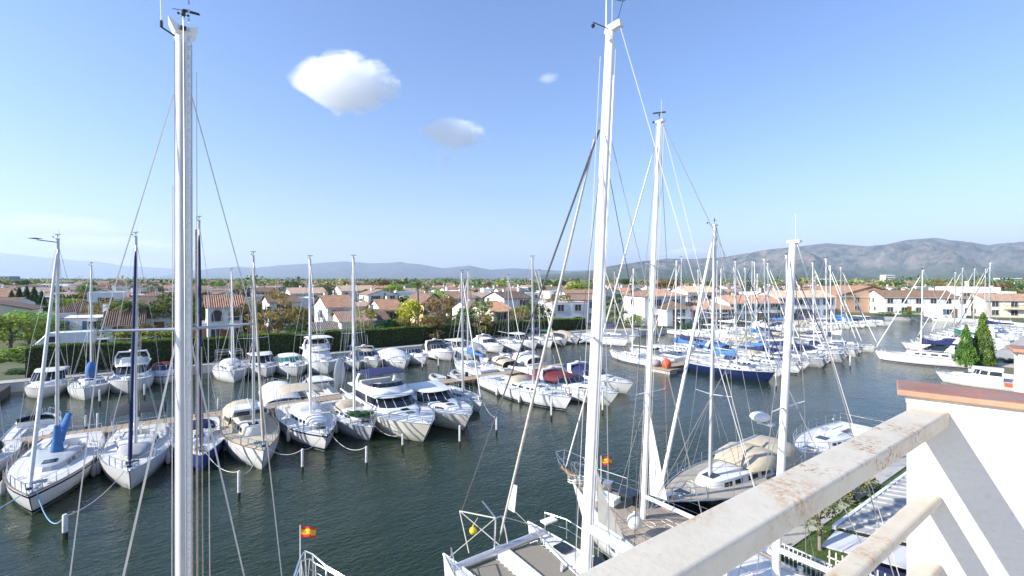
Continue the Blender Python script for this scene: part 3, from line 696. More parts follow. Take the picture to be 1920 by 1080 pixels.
b4 = sailboat('blue hulled sloop with a jib rolled in blue canvas, behind the tall near mast', tip(377, 882, 8.6), -90, 8.6, 2.9, 1.0, 1.3, hm=BLUEH, mast=13.3, furl=C['navy'], furl_r=.10, cover=C['navy'], boom=3.0, hood=C['navy'], group=G1, mm=ALU)
fenders(b4, 'blue hulled sloop', 2)
b5 = sailboat('old white motorsailer with wood trim and a square wheelhouse window', tip(491, 880, 10.2), -90, 10.2, 3.05, 1.15, 1.6, dm=SAND, mast=11.3, xm=1.0, furl=C['beige'], furl_r=.075, boom=3.0, house=GRPW, group=G1, house_h=.75, toe=WOODV, teak=True, house_len=(-.2, .17))
MB().box((-1.1, 0, 2.55), (1.7, 2.0, .5), 0, .86).build('wheelhouse', GRP, b5[0])
for y in (-.46, .46): MB().box((-.215, y, 2.52), (.03, .8, .32)).build('wheelhouse_window', GLASSD, b5[0])
arch_cover(b5[0], 'stern_awning', (-5.1, -4.5, -2.6, -2.1), (1.1, 1.25, 1.25, 1.05), (1.0, 1.2, 1.25, 1.0), 1.2, C['beige'])
b6 = sailboat('white sloop with navy sheer band, pale sprayhood and an upturned dinghy before its mast', tip(608, 845, 9.6), -90, 9.6, 3.2, 1.1, 1.5, mast=11.2, xm=.6, furl=None, boom=3.3, cover=None, hood=C['white'], bimini=C['beige'], stripe=NAVYH, boot=NAVYH, group=G1, mm=ALUW, house_h=.55, boom_dy=.5)
arch_cover(b6[0], 'upturned_dinghy', (1.3, 1.6, 2.6, 3.0), (.25, .55, .5, .2), (.12, .36, .32, .08), 1.72, GRP)
fenders(b6, 'sloop with the upturned dinghy')
b7 = sailboat('pale grey sloop with a green net heaped on the foredeck', tip(692, 826, 8.9), -90, 8.9, 2.9, 1.0, 1.3, hm=GRPG, mast=11.3, furl=None, boom=3.2, hood=C['beige'], group=G1, mm=ALUW)
g = MB(); r = random.Random(4)
for _ in range(26): 
    c = (2.1 + r.uniform(-.6, .6), r.uniform(-.6, .6), 1.55 + r.uniform(0, .25)); g.tube([(c[0] + .3 * math.cos(q), c[1] + .3 * math.sin(q * 1.2), c[2] + .1 * math.sin(q * 2)) for q in range(6)], .045, 4)
g.build('heaped_net', pm('net_green', (.03, .09, .03), .9, var=.4, scale=12), b7[0])
b8 = motorboat('big white flybridge motor yacht with navy bimini on top', tip(792, 828, 11.9, k=.1), -90, 11.9, 4.1, 1.5, 2.05, 'fly', hm=GRPW, canopy=C['navy'], group=G1, det=2, mat=GRP)
fenders(b8, 'flybridge yacht with the navy bimini', 2)
b9 = motorboat('white sports cruiser with cream hardtop and wraparound dark windscreen', tip(868, 806, 10.3, k=.1), -90, 10.3, 3.6, 1.3, 1.85, 'hard', hm=GRPW, canopy=None, group=G1, det=2)
b10 = sailboat('small white sloop between the sports cruiser and the open end of the pontoon', tip(897, 772, 7.0), -90, 7.0, 2.5, .9, 1.15, mast=10.4, furl=SAILW, boom=2.6, house=GRPG, group=G1)
b11 = sailboat('long white cruising sloop with navy waterline lying right of the bare pontoon stretch', tip(1058, 769, 11.3), -90, 11.3, 3.5, 1.15, 1.5, mast=11.6, furl=C['beige'], boom=3.6, hood=C['beige'], boot=NAVYH, stripe=None, group=G1, cover=SAILW)
fenders(b11, 'long sloop by the bare pontoon')
b12 = motorboat('white motor cruiser with black windscreen cover and maroon canopy', tip(1140, 760, 10.8, k=.1), -90, 10.8, 3.5, 1.25, 1.75, 'express', canopy=C['maroon'], group=G1, det=2)
b13 = motorboat('white motor cruiser with navy cockpit cover at the end of the first pontoon', tip(1172, 738, 9.3, k=.1), -90, 9.3, 3.2, 1.15, 1.6, 'express', canopy=C['navy'], group=G1)
# --- far side of the first pontoon, bows away
G2 = 'boats moored on the far side of the first pontoon'
def bow_out(x, v): return (x, v)
sailboat('white yacht with a bright blue boom cover at the left photo edge', bow_out(-12.6, 48.5), 90, 8.6, 2.8, mast=10.4, cover=C['blue'], boom=3.3, furl=None, group=G2, det=2)
def rib(label, x, y, hd, L, colr, group=None):
    t = thing('inflatable_boat', label, 'dinghy', (x, y, 0), rad(hd), group); w = L * .22
    MB().tube([(-L / 2, w, .28), (0, w, .28), (L * .3, w * .8, .34), (L * .47, w * .3, .42), (L * .49, 0, .44), (L * .47, -w * .3, .42), (L * .3, -w * .8, .34), (0, -w, .28), (-L / 2, -w, .28)], .2, 8).build('tube', colr, t, smooth=60)
    MB().box((-.05 * L, 0, .14), (L * .8, w * 1.7, .1)).build('floor', GRPG, t)
    MB().box((-.02 * L, 0, .38), (.3, w * 1.6, .1)).build('seat', GRP, t)
    MB().box((-L / 2 + .05, 0, .34), (.08, w * 1.6, .4)).build('transom', GRP, t)
    o = MB(); o.box((-L / 2 - .12, 0, .75), (.36, .26, .42), 0, .8); o.box((-L / 2 - .14, 0, .3), (.14, .12, .7)); o.build('outboard_motor', DARK, t)
    return t
motorboat('white runabout lying behind the blue covered sloop', (-7.4, 45.2), 90, 6.0, 2.3, .8, 1.05, 'cuddy', group=G2)
motorboat('grey white covered boat behind the old motorsailer', (6.6, 46.0), 90, 7.0, 2.6, .95, 1.3, 'covered', canopy=C['white'], group=G2)
motorboat('white boat with beige roof behind the white sloop with the upturned dinghy', (9.6, 45.6), 90, 6.4, 2.5, .95, 1.3, 'hard', group=G2)
t = thing('upright_dinghy', 'pale dinghy hoisted upright on end beside the flybridge yacht', 'dinghy', (11.0, 40.4, .9), rad(-60))
MB().loft([[(.28 * math.sin(q) * (w / .6), w * math.cos(q), z) for q in [math.pi * i / 8 for i in range(9)]] for z, w in ((0, .35), (.5, .58), (1.3, .62), (2.0, .45), (2.5, .06))], closed=False).build('hull', GRPG, t, smooth=60)
MB().box((-.03, 0, 1.0), (.06, 1.0, .12)).build('seat', GRP, t)
MB().box((-.03, 0, .04), (.12, .74, .1)).build('transom', GRP, t)
sailboat('sloop with blue boom cover on the far side of the bare pontoon stretch', (25.6, 47.4), 90, 7.6, 2.6, mast=10.7, cover=C['blue'], boom=3.2, furl=SAILW, group=G2)
rib('grey inflatable boat by the bare stretch of pontoon', 23.0, 41.2, 80, 3.4, C['grey'])
rib('small grey tender lying beyond the bare pontoon', 20.6, 41.0, 95, 2.8, C['grey'])
motorboat('cream cuddy boat beyond the long cruising sloop', (28.6, 46.6), 90, 6.6, 2.5, .95, 1.3, 'express', canopy=C['beige'], group=G2)
motorboat('boat with white canopy on the far side near the end of the first pontoon', (32.0, 47.6), 90, 7.6, 2.8, 1.0, 1.4, 'express', canopy=C['white'], group=G2)
# --- far quay under the hedge, from the left, bows towards the camera
G3 = 'boats moored along the hedge quay'
def fr(px, py, L, k=.08): return tip(px, py, L, -90, k)
RIG.update(w=.012, sq=.88, bw=1.14)
motorboat('low white cabin boat at the left end of the hedge quay', fr(78, 747, 6.3, .1), -90, 6.0, 2.5, .95, 1.3, 'hard', group=G3, mat=GRP)
b = sailboat('white sloop with bright blue cover bundled at its mast, by the hedge', fr(160, 750, 6.9), -90, 6.9, 2.7, .95, 1.2, mast=11.1, xm=-.2, furl=None, boom=1.6, cover=C['blue'], group=G3, mm=ALUW)
MB().ball((-.35, 0, 2.15), (.75, .42, .95), 12, 8).build('mast_bundle', C['blue'], b[0], smooth=60)
b = motorboat('white flybridge cruiser with black window bands under the hedge', fr(241, 738, 6.4, .1), -90, 6.6, 3.0, 1.2, 1.6, 'fly', group=G3, det=2)
motorboat('small cruiser with maroon canopy under the hedge', fr(306, 720, 4.9, .1), -90, 5.0, 2.2, .85, 1.1, 'express', canopy=C['maroon'], group=G3, arch=False, stripe=NAVYH)
b = sailboat('white sloop with a stern frame of rails and pale sprayhood by the hedge', fr(439, 717, 7.4), -90, 7.4, 2.8, 1.0, 1.35, mast=10.7, furl=SAILW, boom=2.6, hood=C['white'], group=G3, mm=ALUW)
rail_run([(-3.6, 1.2, 2.7), (-1.8, 1.2, 2.75), (-1.8, -1.2, 2.75), (-3.6, -1.2, 2.7), (-3.6, 1.2, 2.7)], [(-3.6, 1.2, 1), (-1.8, 1.2, 1), (-1.8, -1.2, 1), (-3.6, -1.2, 1), (-3.6, 1.2, 1)], .03, b[0], 'stern_frame', (.8,))
motorboat('white cruiser with grey windscreen, left of the teal glazed one', fr(499, 708, 6.0, .1), -90, 6.6, 2.6, 1.0, 1.4, 'hard', group=G3, det=2)
motorboat('white cruiser with teal tinted windscreen', fr(556, 705, 6.2, .1), -90, 6.8, 2.8, 1.0, 1.35, 'express', canopy=C['white'], screen=C['teal'], group=G3, det=2, arch=False)
motorboat('tall flybridge cruiser with its front windows under a white cover', fr(614, 701, 7.0, .1), -90, 7.4, 3.1, 1.25, 1.7, 'fly', group=G3, det=2, canopy=C['white'], screen=C['white'])
sailboat('small grey hulled sloop with blue sail bag beside the covered flybridge cruiser', fr(672, 694, 6.0), -90, 6.2, 2.2, .85, 1.05, hm=GRPG, mast=10.3, furl=None, boom=2.0, cover=C['blue'], group=G3)
motorboat('cream express cruiser with beige canopy under the hedge', fr(706, 692, 6.8, .1), -90, 6.8, 2.6, 1.0, 1.35, 'express', canopy=C['beige'], hm=GRPW, group=G3, det=2)
motorboat('boat wholly wrapped in a white tarpaulin', fr(757, 691, 8.0, .1), -90, 7.6, 2.8, 1.0, 1.4, 'covered', canopy=C['white'], group=G3)
motorboat('small white cuddy boat right of the wrapped boat', fr(795, 684, 6.6, .1), -90, 6.4, 2.3, .95, 1.3, 'cuddy', group=G3)
motorboat('cruiser with a wide dark windscreen and red seats under the hedge', fr(845, 676, 6.4, .1), -90, 6.8, 2.8, 1.05, 1.45, 'express', canopy=C['black'], group=G3)
motorboat('white cruiser with blue windscreen cover under the right hedge half', fr(885, 674, 7.2, .1), -90, 7.2, 2.6, 1.1, 1.5, 'hard', group=G3, mat=GRP)
motorboat('small open boat with grey cover under the right hedge half', fr(907, 671, 6.2, .1), -90, 6.2, 2.3, .9, 1.2, 'covered', canopy=C['grey'], group=G3)
rowx = [35.4, 38.2, 41.0, 43.8, 46.6, 49.6]
rowk = [('m', 'express', 'white', 'white launch with white canopy'), ('s', None, None, 'white sloop with bare boom'), ('m', 'hard', None, 'white hardtop launch'), ('s', 'navy', None, 'white sloop with navy boom cover'), ('m', 'open', 'green', 'grey hulled open boat with green sunshade'), ('m', 'covered', 'beige', 'boat under a beige sheet')]
for x, k in zip(rowx, rowk):
    r = random.Random(x); lab = k[3] + ' towards the right end of the hedge quay'
    if k[0] == 's': sailboat(lab, (x, 51.3 + r.uniform(-.5, .5)), -90, 7.3, 2.5, mast=r.uniform(10.2, 11.4), cover=C[k[1]] if k[1] else None, boom=2.7, furl=SAILW, group=G3, det=1)
    else: motorboat(lab, (x, 51.6 + r.uniform(-.5, .5)), -90, 7.0, 2.5, .95, 1.3, k[1], canopy=C[k[2]] if k[2] else None, hm=GRPG if k[1] == 'open' else None, group=G3)
sailboat('long white sloop with navy waterline at the right end of the hedge quay', (53.0, 45.4), -90, 11.5, 3.4, 1.1, 1.4, mast=12.0, cover=C['navy'], boom=3.6, furl=SAILW, boot=NAVYH, group=G3, det=1)
sailboat('white sloop with navy sail bag beyond the last of the hedge', (57.0, 47.5), -90, 10, 3.2, mast=11.0, cover=C['navy'], boom=3.3, group=G3, det=1)
# --- second pontoon
RIG.update(sq=.8, bw=1.02)
G4, G5 = 'boats on the near side of the second pontoon', 'boats on the far side of the second pontoon'
ORD = ['first', 'second', 'third', 'fourth', 'fifth', 'sixth', 'seventh', 'eighth', 'ninth', 'tenth', 'eleventh', 'twelfth', 'thirteenth', 'fourteenth']
def auto_boat(spec, bow, hd, place_txt, group, seed, det=1):
    r = random.Random(seed); k, cov, extra = spec
    if k == 's':
        hm = {'navy': NAVYH, 'grey': GRPG}.get(extra); L = r.uniform(9.0, 10.6)
        nm = f"{'navy hulled' if extra == 'navy' else 'grey hulled' if extra == 'grey' else 'white'} sloop with {'bare boom' if not cov else cov + ' boom cover'}, {place_txt}"
        return sailboat(nm, bow, hd, L, L * .32, mast=r.uniform(10.6, 13.0), cover=C[cov] if cov else None, boom=r.uniform(3, 3.7), furl=SAILW if r.random() < .75 else C['navy'], hm=hm, hood=C[r.choice(['beige', 'navy', 'grey', 'blue'])] if r.random() < .6 else None, group=group, det=det, boot=NAVYH if r.random() < .6 else None, mm=ALUW if r.random() < .6 else ALU, spreaders=r.choice([1, 2]))
    L = r.uniform(7.5, 9.5)
    nm = f"white motor cruiser with {'hardtop' if k == 'hard' else cov + ' canopy' if k != 'covered' else cov + ' tarpaulin'}, {place_txt}"
    return motorboat(nm, bow, hd, L, L * .34, 1.1, 1.5, k, canopy=C[cov] if cov else None, group=group)
near2 = [('s', 'blue', 'navy'), ('s', None, ''), ('s', 'navy', ''), ('s', 'blue', ''), ('s', 'navy', 'grey'), ('s', 'white', ''), ('express', 'navy', ''), ('s', None, ''), ('s', 'grey', ''), ('s', 'navy', ''), ('s', 'white', '')]
for i, sp in enumerate(near2):
    auto_boat(sp, (46.6 + 2.95 * i + (.4 if i % 3 == 1 else 0), 22.0 + (i % 2) * .5 + (.7 if i > 6 else 0)), -90, f'{ORD[i]} from the left, near side of second pontoon', G4, 100 + i)
far2 = [('s', None, ''), ('hard', None, ''), ('s', 'blue', ''), ('s', 'navy', ''), ('express', 'blue', ''), ('s', 'white', ''), ('s', None, ''), ('covered', 'beige', ''), ('s', 'blue', ''), ('s', 'navy', ''), ('covered', 'beige', '')]
for i, sp in enumerate(far2):
    auto_boat(sp, (44.4 + 3.15 * i, 41.2 - (i % 3) * .5), 90, f'{ORD[i]} from the left, far side of second pontoon', G5, 200 + i)
# --- boats along the far right bank and along the near right bank
G6, G7 = 'boats along the far right bank', 'boats along the near right bank'
spec6 = [('s', 'navy', ''), ('hard', None, ''), ('s', 'white', ''), ('s', None, ''), ('express', 'white', ''), ('s', 'blue', ''), ('covered', 'beige', ''), ('s', 'navy', ''), ('hard', None, ''), ('s', 'blue', ''), ('express', 'blue', ''), ('hard', None, '')]
for i, sp in enumerate(spec6):
    x = 72 + 4.4 * i; y = lerp(54, 43, (x - 66) / 58) - 10.2
    auto_boat(sp, (x, y), -95, f'{ORD[i]} from the left along the far right bank', G6, 300 + i)
spec7 = [('express', 'navy', ''), ('express', 'navy', ''), ('s', 'green', ''), ('hard', None, ''), ('s', 'white', ''), ('express', 'white', ''), ('s', None, ''), ('hard', None, ''), ('s', 'navy', ''), ('s', 'white', ''), ('s', None, ''), ('hard', None, '')]
for i, sp in enumerate(spec7):
    x = 83.5 + 4.1 * i; y = lerp(12.2, 14, (x - 70) / 50) + 9.6
    auto_boat(sp, (x, y), 95, f'{ORD[i]} from the cypress trees along the near right bank', G7, 400 + i)
b = sailboat('white motorsailer with raked dark windows, bow out, beside the cypress pair', (69.6, 21.2), 108, 9.6, 3.2, 1.2, 1.55, mast=10.9, xm=.4, furl=SAILW, furl_r=.07, boom=3.4, cover=C['navy'], boot=NAVYH, house_h=.6, house_len=(-.22, .2), mm=ALUW, det=1)
panels(b[0], 'saloon_window', ring(-3.4, .4, 1.0, .8, 2.1, .5), ring(-3.4, -.6, .9, .7, 2.9, .4), (1, 2, 3, 4, 5, 6, 7), .05, .95, .03, .97, GLASSD)
arch_cover(b[0], 'cockpit_canopy', (-4.4, -4.0, -2.6), (1.15, 1.25, 1.1), (1.5, 1.75, 1.8), 1.2, C['navy'])
b = motorboat('white pilot boat with dark cabin windows and an orange panel on its side', (60.4, 13.4), 98, 6.6, 2.5, 1.0, 1.35, 'open')
R0, R1 = ring(-1.3, .8, .95, .8, 1.1, .4), ring(-1.3, .45, .85, .7, 2.35, .35)
cab(b[0], 'wheelhouse', [R0, R1], GRP); panels(b[0], 'wheelhouse_window', R0, R1, (0, 1, 2, 3, 4, 5, 6, 7, 8, 9), .45, .88, .08, .92, GLASSD)
MB().box((-.3, 0, 2.4), (2.1, 1.8, .08)).build('roof', C['white'], b[0])
MB().box((-1.6, 1.262, .8), (.5, .04, .5)).build('side_panel', ORANGE, b[0])

# ---------------------------------------------------------------- pontoons, posts, ropes
PLANK = pm('pontoon_planks', (.36, .27, .18), .85, var=.25, scale=3, bump=.3, bscale=20)
def pontoon(label, x0, x1, y, w):
    t = thing('pontoon', label, 'pontoon', ((x0 + x1) / 2, y, 0)); L = x1 - x0; n = int(L / .36)
    if n > 280: n = 280
    me = MB().box((0, 0, 0), (L / n - .025, w, .05)).mesh('plank', PLANK)
    for i in range(n):
        link('plank', me, t, (-L / 2 + (i + .5) * L / n, random.uniform(-.02, .02), .55 + random.uniform(-.006, .006)))
    for sg in (1, -1): MB().box((0, sg * (w / 2 - .08), .44), (L, .1, .16)).build('edge_beam', WOODV, t)
    for i in range(int(L / 4)):
        MB().box((-L / 2 + 2 + i * 4, 0, .17), (1.8, w * .85, .44)).build('float', QUAYM, t)
    return t
pontoon('long wooden pontoon with boats berthed stern to on both sides', -26, 34.6, 38.6, 1.5)
pontoon('second wooden pontoon farther right, ringed by sailing boats', 42.4, 80, 31.6, 1.6)
PILE = pm('pile_white', (.60, .60, .57), .7, var=.15, scale=3, dirt=((.12, .11, .09), .56, 5))
PILED = pm('pile_weed', (.035, .04, .03), .9, var=.3)
def post(px, y0, y1, label, r=.085):
    p = W(px, y1); d = p.x * FW[0] + p.y * FW[1]; hh = (y1 - y0) * d / FPX
    t = thing('mooring_post', label, 'post', p, 0, 'white mooring posts standing in the water')
    MB().lathe([(r, -.8), (r, hh), (r * .7, hh + .04)], n=8).build('pile', PILE, t, smooth=40)
    MB().lathe([(r * 1.04, -.5), (r * 1.06, .22), (r * 1.02, .26)], n=8).build('weed_collar', PILED, t)
    return Vector((p.x, p.y, hh))
PP = 'white mooring post off the '
posts = {}
for k, a in {'b2': (122, 966, 1010, PP + 'large sloop with blue mast cover'), 'b5': (448, 884, 934, PP + 'blue hulled sloop'), 'b6': (567, 843, 884, PP + 'white sloop with upturned dinghy'), 'b7': (687, 838, 876, PP + 'grey sloop with the green net'),
             'b8': (755, 815, 842, PP + 'flybridge motor yacht'), 'b9': (862, 799, 835, PP + 'cream hardtop sports cruiser'), 'b10': (931, 783, 813, PP + 'small sloop by the bare pontoon'),
             'f1': (187, 731, 758, 'white mooring post right of the sloop with blue mast bundle'), 'f2': (271, 721, 746, PP + 'flybridge cruiser under the hedge'), 'f3': (409, 748, 774, 'white mooring post alone in the water left of the motorsailer'),
             'f4': (183, 776, 813, 'white mooring post left of the dark bimini'), 'f5': (105, 742, 765, PP + 'cabin boat at the left end of the hedge'), 'f6': (161, 780, 807, 'thin white mooring post behind the blue covered sloop'), 'f7': (540, 700, 716, PP + 'teal glazed cruiser'),
             'f8': (792, 672, 692, 'white mooring post right of the tarpaulin wrapped boat'), 'f9': (822, 672, 690, PP + 'cruiser with red seats'), 'g1': (1034, 745, 785, PP + 'long sloop by the bare pontoon'), 'g2': (1130, 735, 775, PP + 'maroon canopy cruiser'),
             'g3': (1455, 700, 728, 'white mooring post in front of the navy hulled sloop'), 'g4': (1594, 668, 690, 'white mooring post off the right end of the second pontoon')}.items():
    posts[k] = post(*a, r=.088 if k == 'b2' else .065)
def rope(a, b, sag, label, mat=None, r=.016, n=12):
    a, b = Vector(a), Vector(b); P = [a.lerp(b, i / n) - Vector((0, 0, sag * 4 * (i / n) * (1 - i / n))) for i in range(n + 1)]
    P = [Vector((p.x, p.y, max(p.z, .02))) for p in P]
    o = MB().tube(P, r, 5).build('mooring_rope', mat or ROPE, None, smooth=60); tag(o, label, 'rope', 'mooring ropes of the boats')
def bowpt(bt, dy=.2): b, h = bt; return b.matrix_basis @ Vector((h.L / 2 - .25, dy, h.fb))
rope(bowpt(b2), posts['b2'], .75, 'pale blue mooring rope sagging from the large sloop to the near post', ROPEB, .022)
rope(bowpt(b3, -.2), posts['b2'] - Vector((0, 0, .05)), .3, 'mooring rope from the dark bimini sloop to the near post', None, .02)
rope(bowpt(b2, -.2), (-9.5, 24.5, .1), .3, 'mooring rope running left from the large blue covered sloop', ROPEB, .022)
rope(bowpt(b4), posts['b5'], .35, 'mooring rope from the blue hulled sloop to its post')
rope(bowpt(b5, -.2), posts['b5'], .5, 'mooring rope from the old motorsailer to the post on its left')
rope(bowpt(b5), posts['b6'], .3, 'mooring rope from the old motorsailer to the post on its right')
rope(bowpt(b6, -.2), posts['b6'], .25, 'mooring rope from the navy banded sloop to the post on its left')
rope(bowpt(b6), posts['b7'], .5, 'mooring rope from the navy banded sloop to the post on its right')
rope(bowpt(b7), posts['b8'], .3, 'mooring rope from the green net sloop to the yacht post')
rope(bowpt(b9), posts['b9'], .1, 'short mooring rope from the sports cruiser to its post')
rope(bowpt(b10), posts['b10'], .3, 'mooring rope from the small sloop to the post by the bare pontoon')

# ---------------------------------------------------------------- boats moored under the balcony
FBO = 'boats moored at the quay below the balcony'; RIG.update(sq=1.0, bw=1.0)
# near mast at the left: its hull lies below the picture
nb, nh = sailboat('sailboat with the tall near mast at the left of the photo, hull below the frame', (.06, 13.6), 90, 11.4, 3.5, 1.1, 1.5, mast=None, group=FBO, furl=None, hood=C['navy'])
def near_mast(root, h):
    xm = 7.94 - (13.6 - 5.7); z0, z1 = 1.75, 10 + (HY - 62) * 6.5 / FPX; H = z1 - z0; a, b = .122, .094
    def sect(z, k=1): # slotted mast section: rounded nose, flat sides, sail track aft
        o = []
        for i in range(20):
            q = 2 * math.pi * i / 20; c, s = math.cos(q), math.sin(q)
            o.append((xm + a * k * math.copysign(abs(c) ** .8, c), b * k * math.copysign(abs(s) ** .75, s), z))
        return o
    m = MB().loft([sect(z0 - .2), sect(z0 + H * .5), sect(z1)]).build('mast', ALUW, root, smooth=50)
    for y in (.028, -.028): MB().box((xm - a - .012, y, (z0 + z1) / 2), (.05, .012, H - .3)).build('sail_track', ALU, m)
    for sg in (1, -1): MB().box((xm - .045, sg * (b + .001), (z0 + z1) / 2), (.02, .010, H - .3)).build('mast_rib', ALU, m)
    sl = MB()
    for i in range(90): sl.box((xm - a - .03, -.06, z0 + .9 + i * .125), (.03, .022, .05))
    o = sl.build('track_slides', STEEL, m); o['kind'] = 'stuff'
    # masthead fitting
    MB().loft([[(x, .17, z1 + .13), (x, .02, z1 + .03), (x, -.02, z1 + .03), (x, -.17, z1 + .08), (x, -.15, z1 + .01), (x, -.09, z1 - .06), (x, .09, z1 - .06), (x, .13, z1 + .03)] for x in (xm - .14, xm + .14)]).build('masthead', ALUW, root)
    for x in (-.15, .15): MB().lathe([(.05, -.02), (.05, .02)], (xm + x, 0, z1 + .0), 8).build('sheave', DARK, root)
    p = Vector((xm + .03, .0, z1 + .06))
    MB().tube([p, p + Vector((0, 0, .20))], .008, 6).build('vane_rod', ALUW, root)
    g = MB(); g.lathe([(.02, 0), (.028, .02), (.028, .07), (.015, .09)], p + Vector((0, 0, .19)), 8); g.tube([p + Vector((.16, .12, .33)), p + Vector((0, 0, .27)), p + Vector((-.02, -.05, .255))], .006, 5)
    g.plate([p + Vector((.0, -.005, .25)), p + Vector((-.10, -.19, .21)), p + Vector((-.12, -.18, .235)), p + Vector((-.02, .0, .285))], .006); g.build('wind_vane', DARK, root)
    g = MB()
    for k in range(3): q = 2.1 * k; e = p + Vector((.065 * math.cos(q), .065 * math.sin(q), .20)); g.tube([p + Vector((0, 0, .205)), e], .004, 4); g.ball(e, .018, 6, 4)
    g.build('anemometer', DARK, root)
    e = Vector((xm + .02, b + .15, z1 + .02))
    g = MB(); g.tube([(xm + .01, b * .8, z1 - .07), e], .012, 5); g.lathe([(.02, 0), (.02, .07), (.012, .09)], e, 8); g.build('antenna_bracket', DARK, root)
    MB().tube([e, e + Vector((0, .03, 1.2))], .0045, 4).build('antenna', WIREL, root)
    # spreaders and shrouds
    zs = 9.3; w = h.b(h.t_of(xm)) * .95; rg = .0075
    for sg in (1, -1):
        tp = (xm - .02, sg * .86, zs + .03)
        MB().loft([[(xm + dx * .05, sg * b * .8, zs + dz * .022), (xm + dx * .05, sg * b * .8, zs - dz * .022)][:1] for dx, dz in ()] or [[(xm - .05, sg * .06, zs), (xm, sg * .06, zs + .022), (xm + .05, sg * .06, zs), (xm, sg * .06, zs - .022)], [(xm - .045, sg * .88, zs + .03), (xm - .02, sg * .88, zs + .045), (xm + .005, sg * .88, zs + .03), (xm - .02, sg * .88, zs + .015)]]).build('spreader', ALU, root, smooth=60)
        MB().tube([(xm - .05, sg * b, 10 + (HY - 178) * 6.5 / FPX), tp, (xm - .15, sg * w, 1.2)], rg, 5).build('shroud', WIREL, root)
        MB().tube([(xm, sg * b, zs - .25), (xm - .7, sg * w * .95, 1.2)], rg, 5).build('lower_shroud', WIREL, root)
        MB().tube([(xm, sg * b, zs - .2), (xm + .75, sg * w * .95, 1.2)], rg, 5).build('lower_shroud', WIREL, root)
    for dx, dy, zt, rr in ((.20, -.06, z1 - .02, .012), (.24, -.10, z1 - .05, .008), (.17, -.15, zs + 1.4, .013), (-.25, -.04, z1, .007), (.30, -.22, zs - .3, .008), (.22, .12, zs + 2.0, .006), (.33, -.16, z1 - .4, .006), (.36, -.30, zs + .6, .007)):
        MB().tube([(xm + dx * .9, dy, zt), (xm + dx, dy * 1.15, z0 + .2)], rr, 5).build('halyard', WIREL if rr < .008 else ROPET, root)
    MB().tube([(h.L / 2 - .15, 0, h.fb), (xm + .1, 0, z1 - .1)], .008, 5).build('forestay', WIRE, root)
    MB().tube([(-h.L / 2 + .1, 0, h.fs), (xm - .28, 0, z1 + .05)], .006, 5).build('backstay', WIRE, root)
    MB().tube([(xm - a, 0, z0 + 1.0), (xm - 4.2, 0, z0 + 1.1)], .085, 8).build('boom', ALUW, root, smooth=60)
near_mast(nb, nh)
my = motorboat('white motor yacht whose bow pulpit pokes in at the bottom edge', (3.0, 14.55), 90, 9.6, 2.5, 1.15, 1.55, 'hard', group=FBO, det=2)
rail_run([(4.15, .42, 2.1), (4.62, .16, 2.32), (4.85, .0, 2.36), (4.62, -.16, 2.32), (4.15, -.42, 2.1), (3.2, -.85, 2.0), (2.2, -1.05, 1.9)], [(4.1, .42, 1.5), (4.5, .16, 1.55), (4.7, 0, 1.57), (4.5, -.16, 1.55), (4.1, -.42, 1.5), (3.2, -.8, 1.45), (2.2, -1.0, 1.4)], .028, my[0], 'pulpit', ())

def flag(label, p, hh, wv, hd, sz=.55):
    t = thing('flag', label, 'flag', p, rad(hd))
    MB().tube([(0, 0, 0), (0, 0, hh)], .014, 6).build('staff', ALUW, t)
    fm = {'red': pm('flag_red', (.62, .02, .02), .8), 'yel': pm('flag_yellow', (.80, .42, .01), .8)}
    z1 = hh - .03; H = sz * .66
    def pt(u, v): return (.02 + u * sz * (.93), .07 * math.sin(u * 7 + wv) * u + .02 * math.sin(v * 5), z1 - v * H - .10 * u * u * sz - .03 * math.sin(u * 8))
    for nm, v0, v1, mt in (('stripe', 0, .25, 'red'), ('stripe', .25, .75, 'yel'), ('stripe', .75, 1, 'red')):
        m = MB(); n = 12
        m.loft([[pt(i / n, v0), pt(i / n, v1), (pt(i / n, v1)[0], pt(i / n, v1)[1] + .004, pt(i / n, v1)[2]), (pt(i / n, v0)[0], pt(i / n, v0)[1] + .004, pt(i / n, v0)[2])] for i in range(n + 1)])
        m.build(nm, fm[mt], t, smooth=60)
    m = MB()
    for dy in (-.006, .010):
        P = [pt(.30 + .09 * math.cos(q), .5 + .15 * math.sin(q)) for q in [2 * math.pi * k / 8 for k in range(8)]]; m.add([(a, b + dy, c) for a, b, c in P], [tuple(range(8))])
    m.build('crest', pm('flag_crest', (.40, .05, .04), .8), t)
p = D(563, 13.3, 0); flag('red and yellow striped flag on a staff at the bow pulpit at the bottom edge', (p.x, p.y, 2.05), 10 - (985 - HY) * 13.3 / FPX - 2.05, .4, -35, .42)

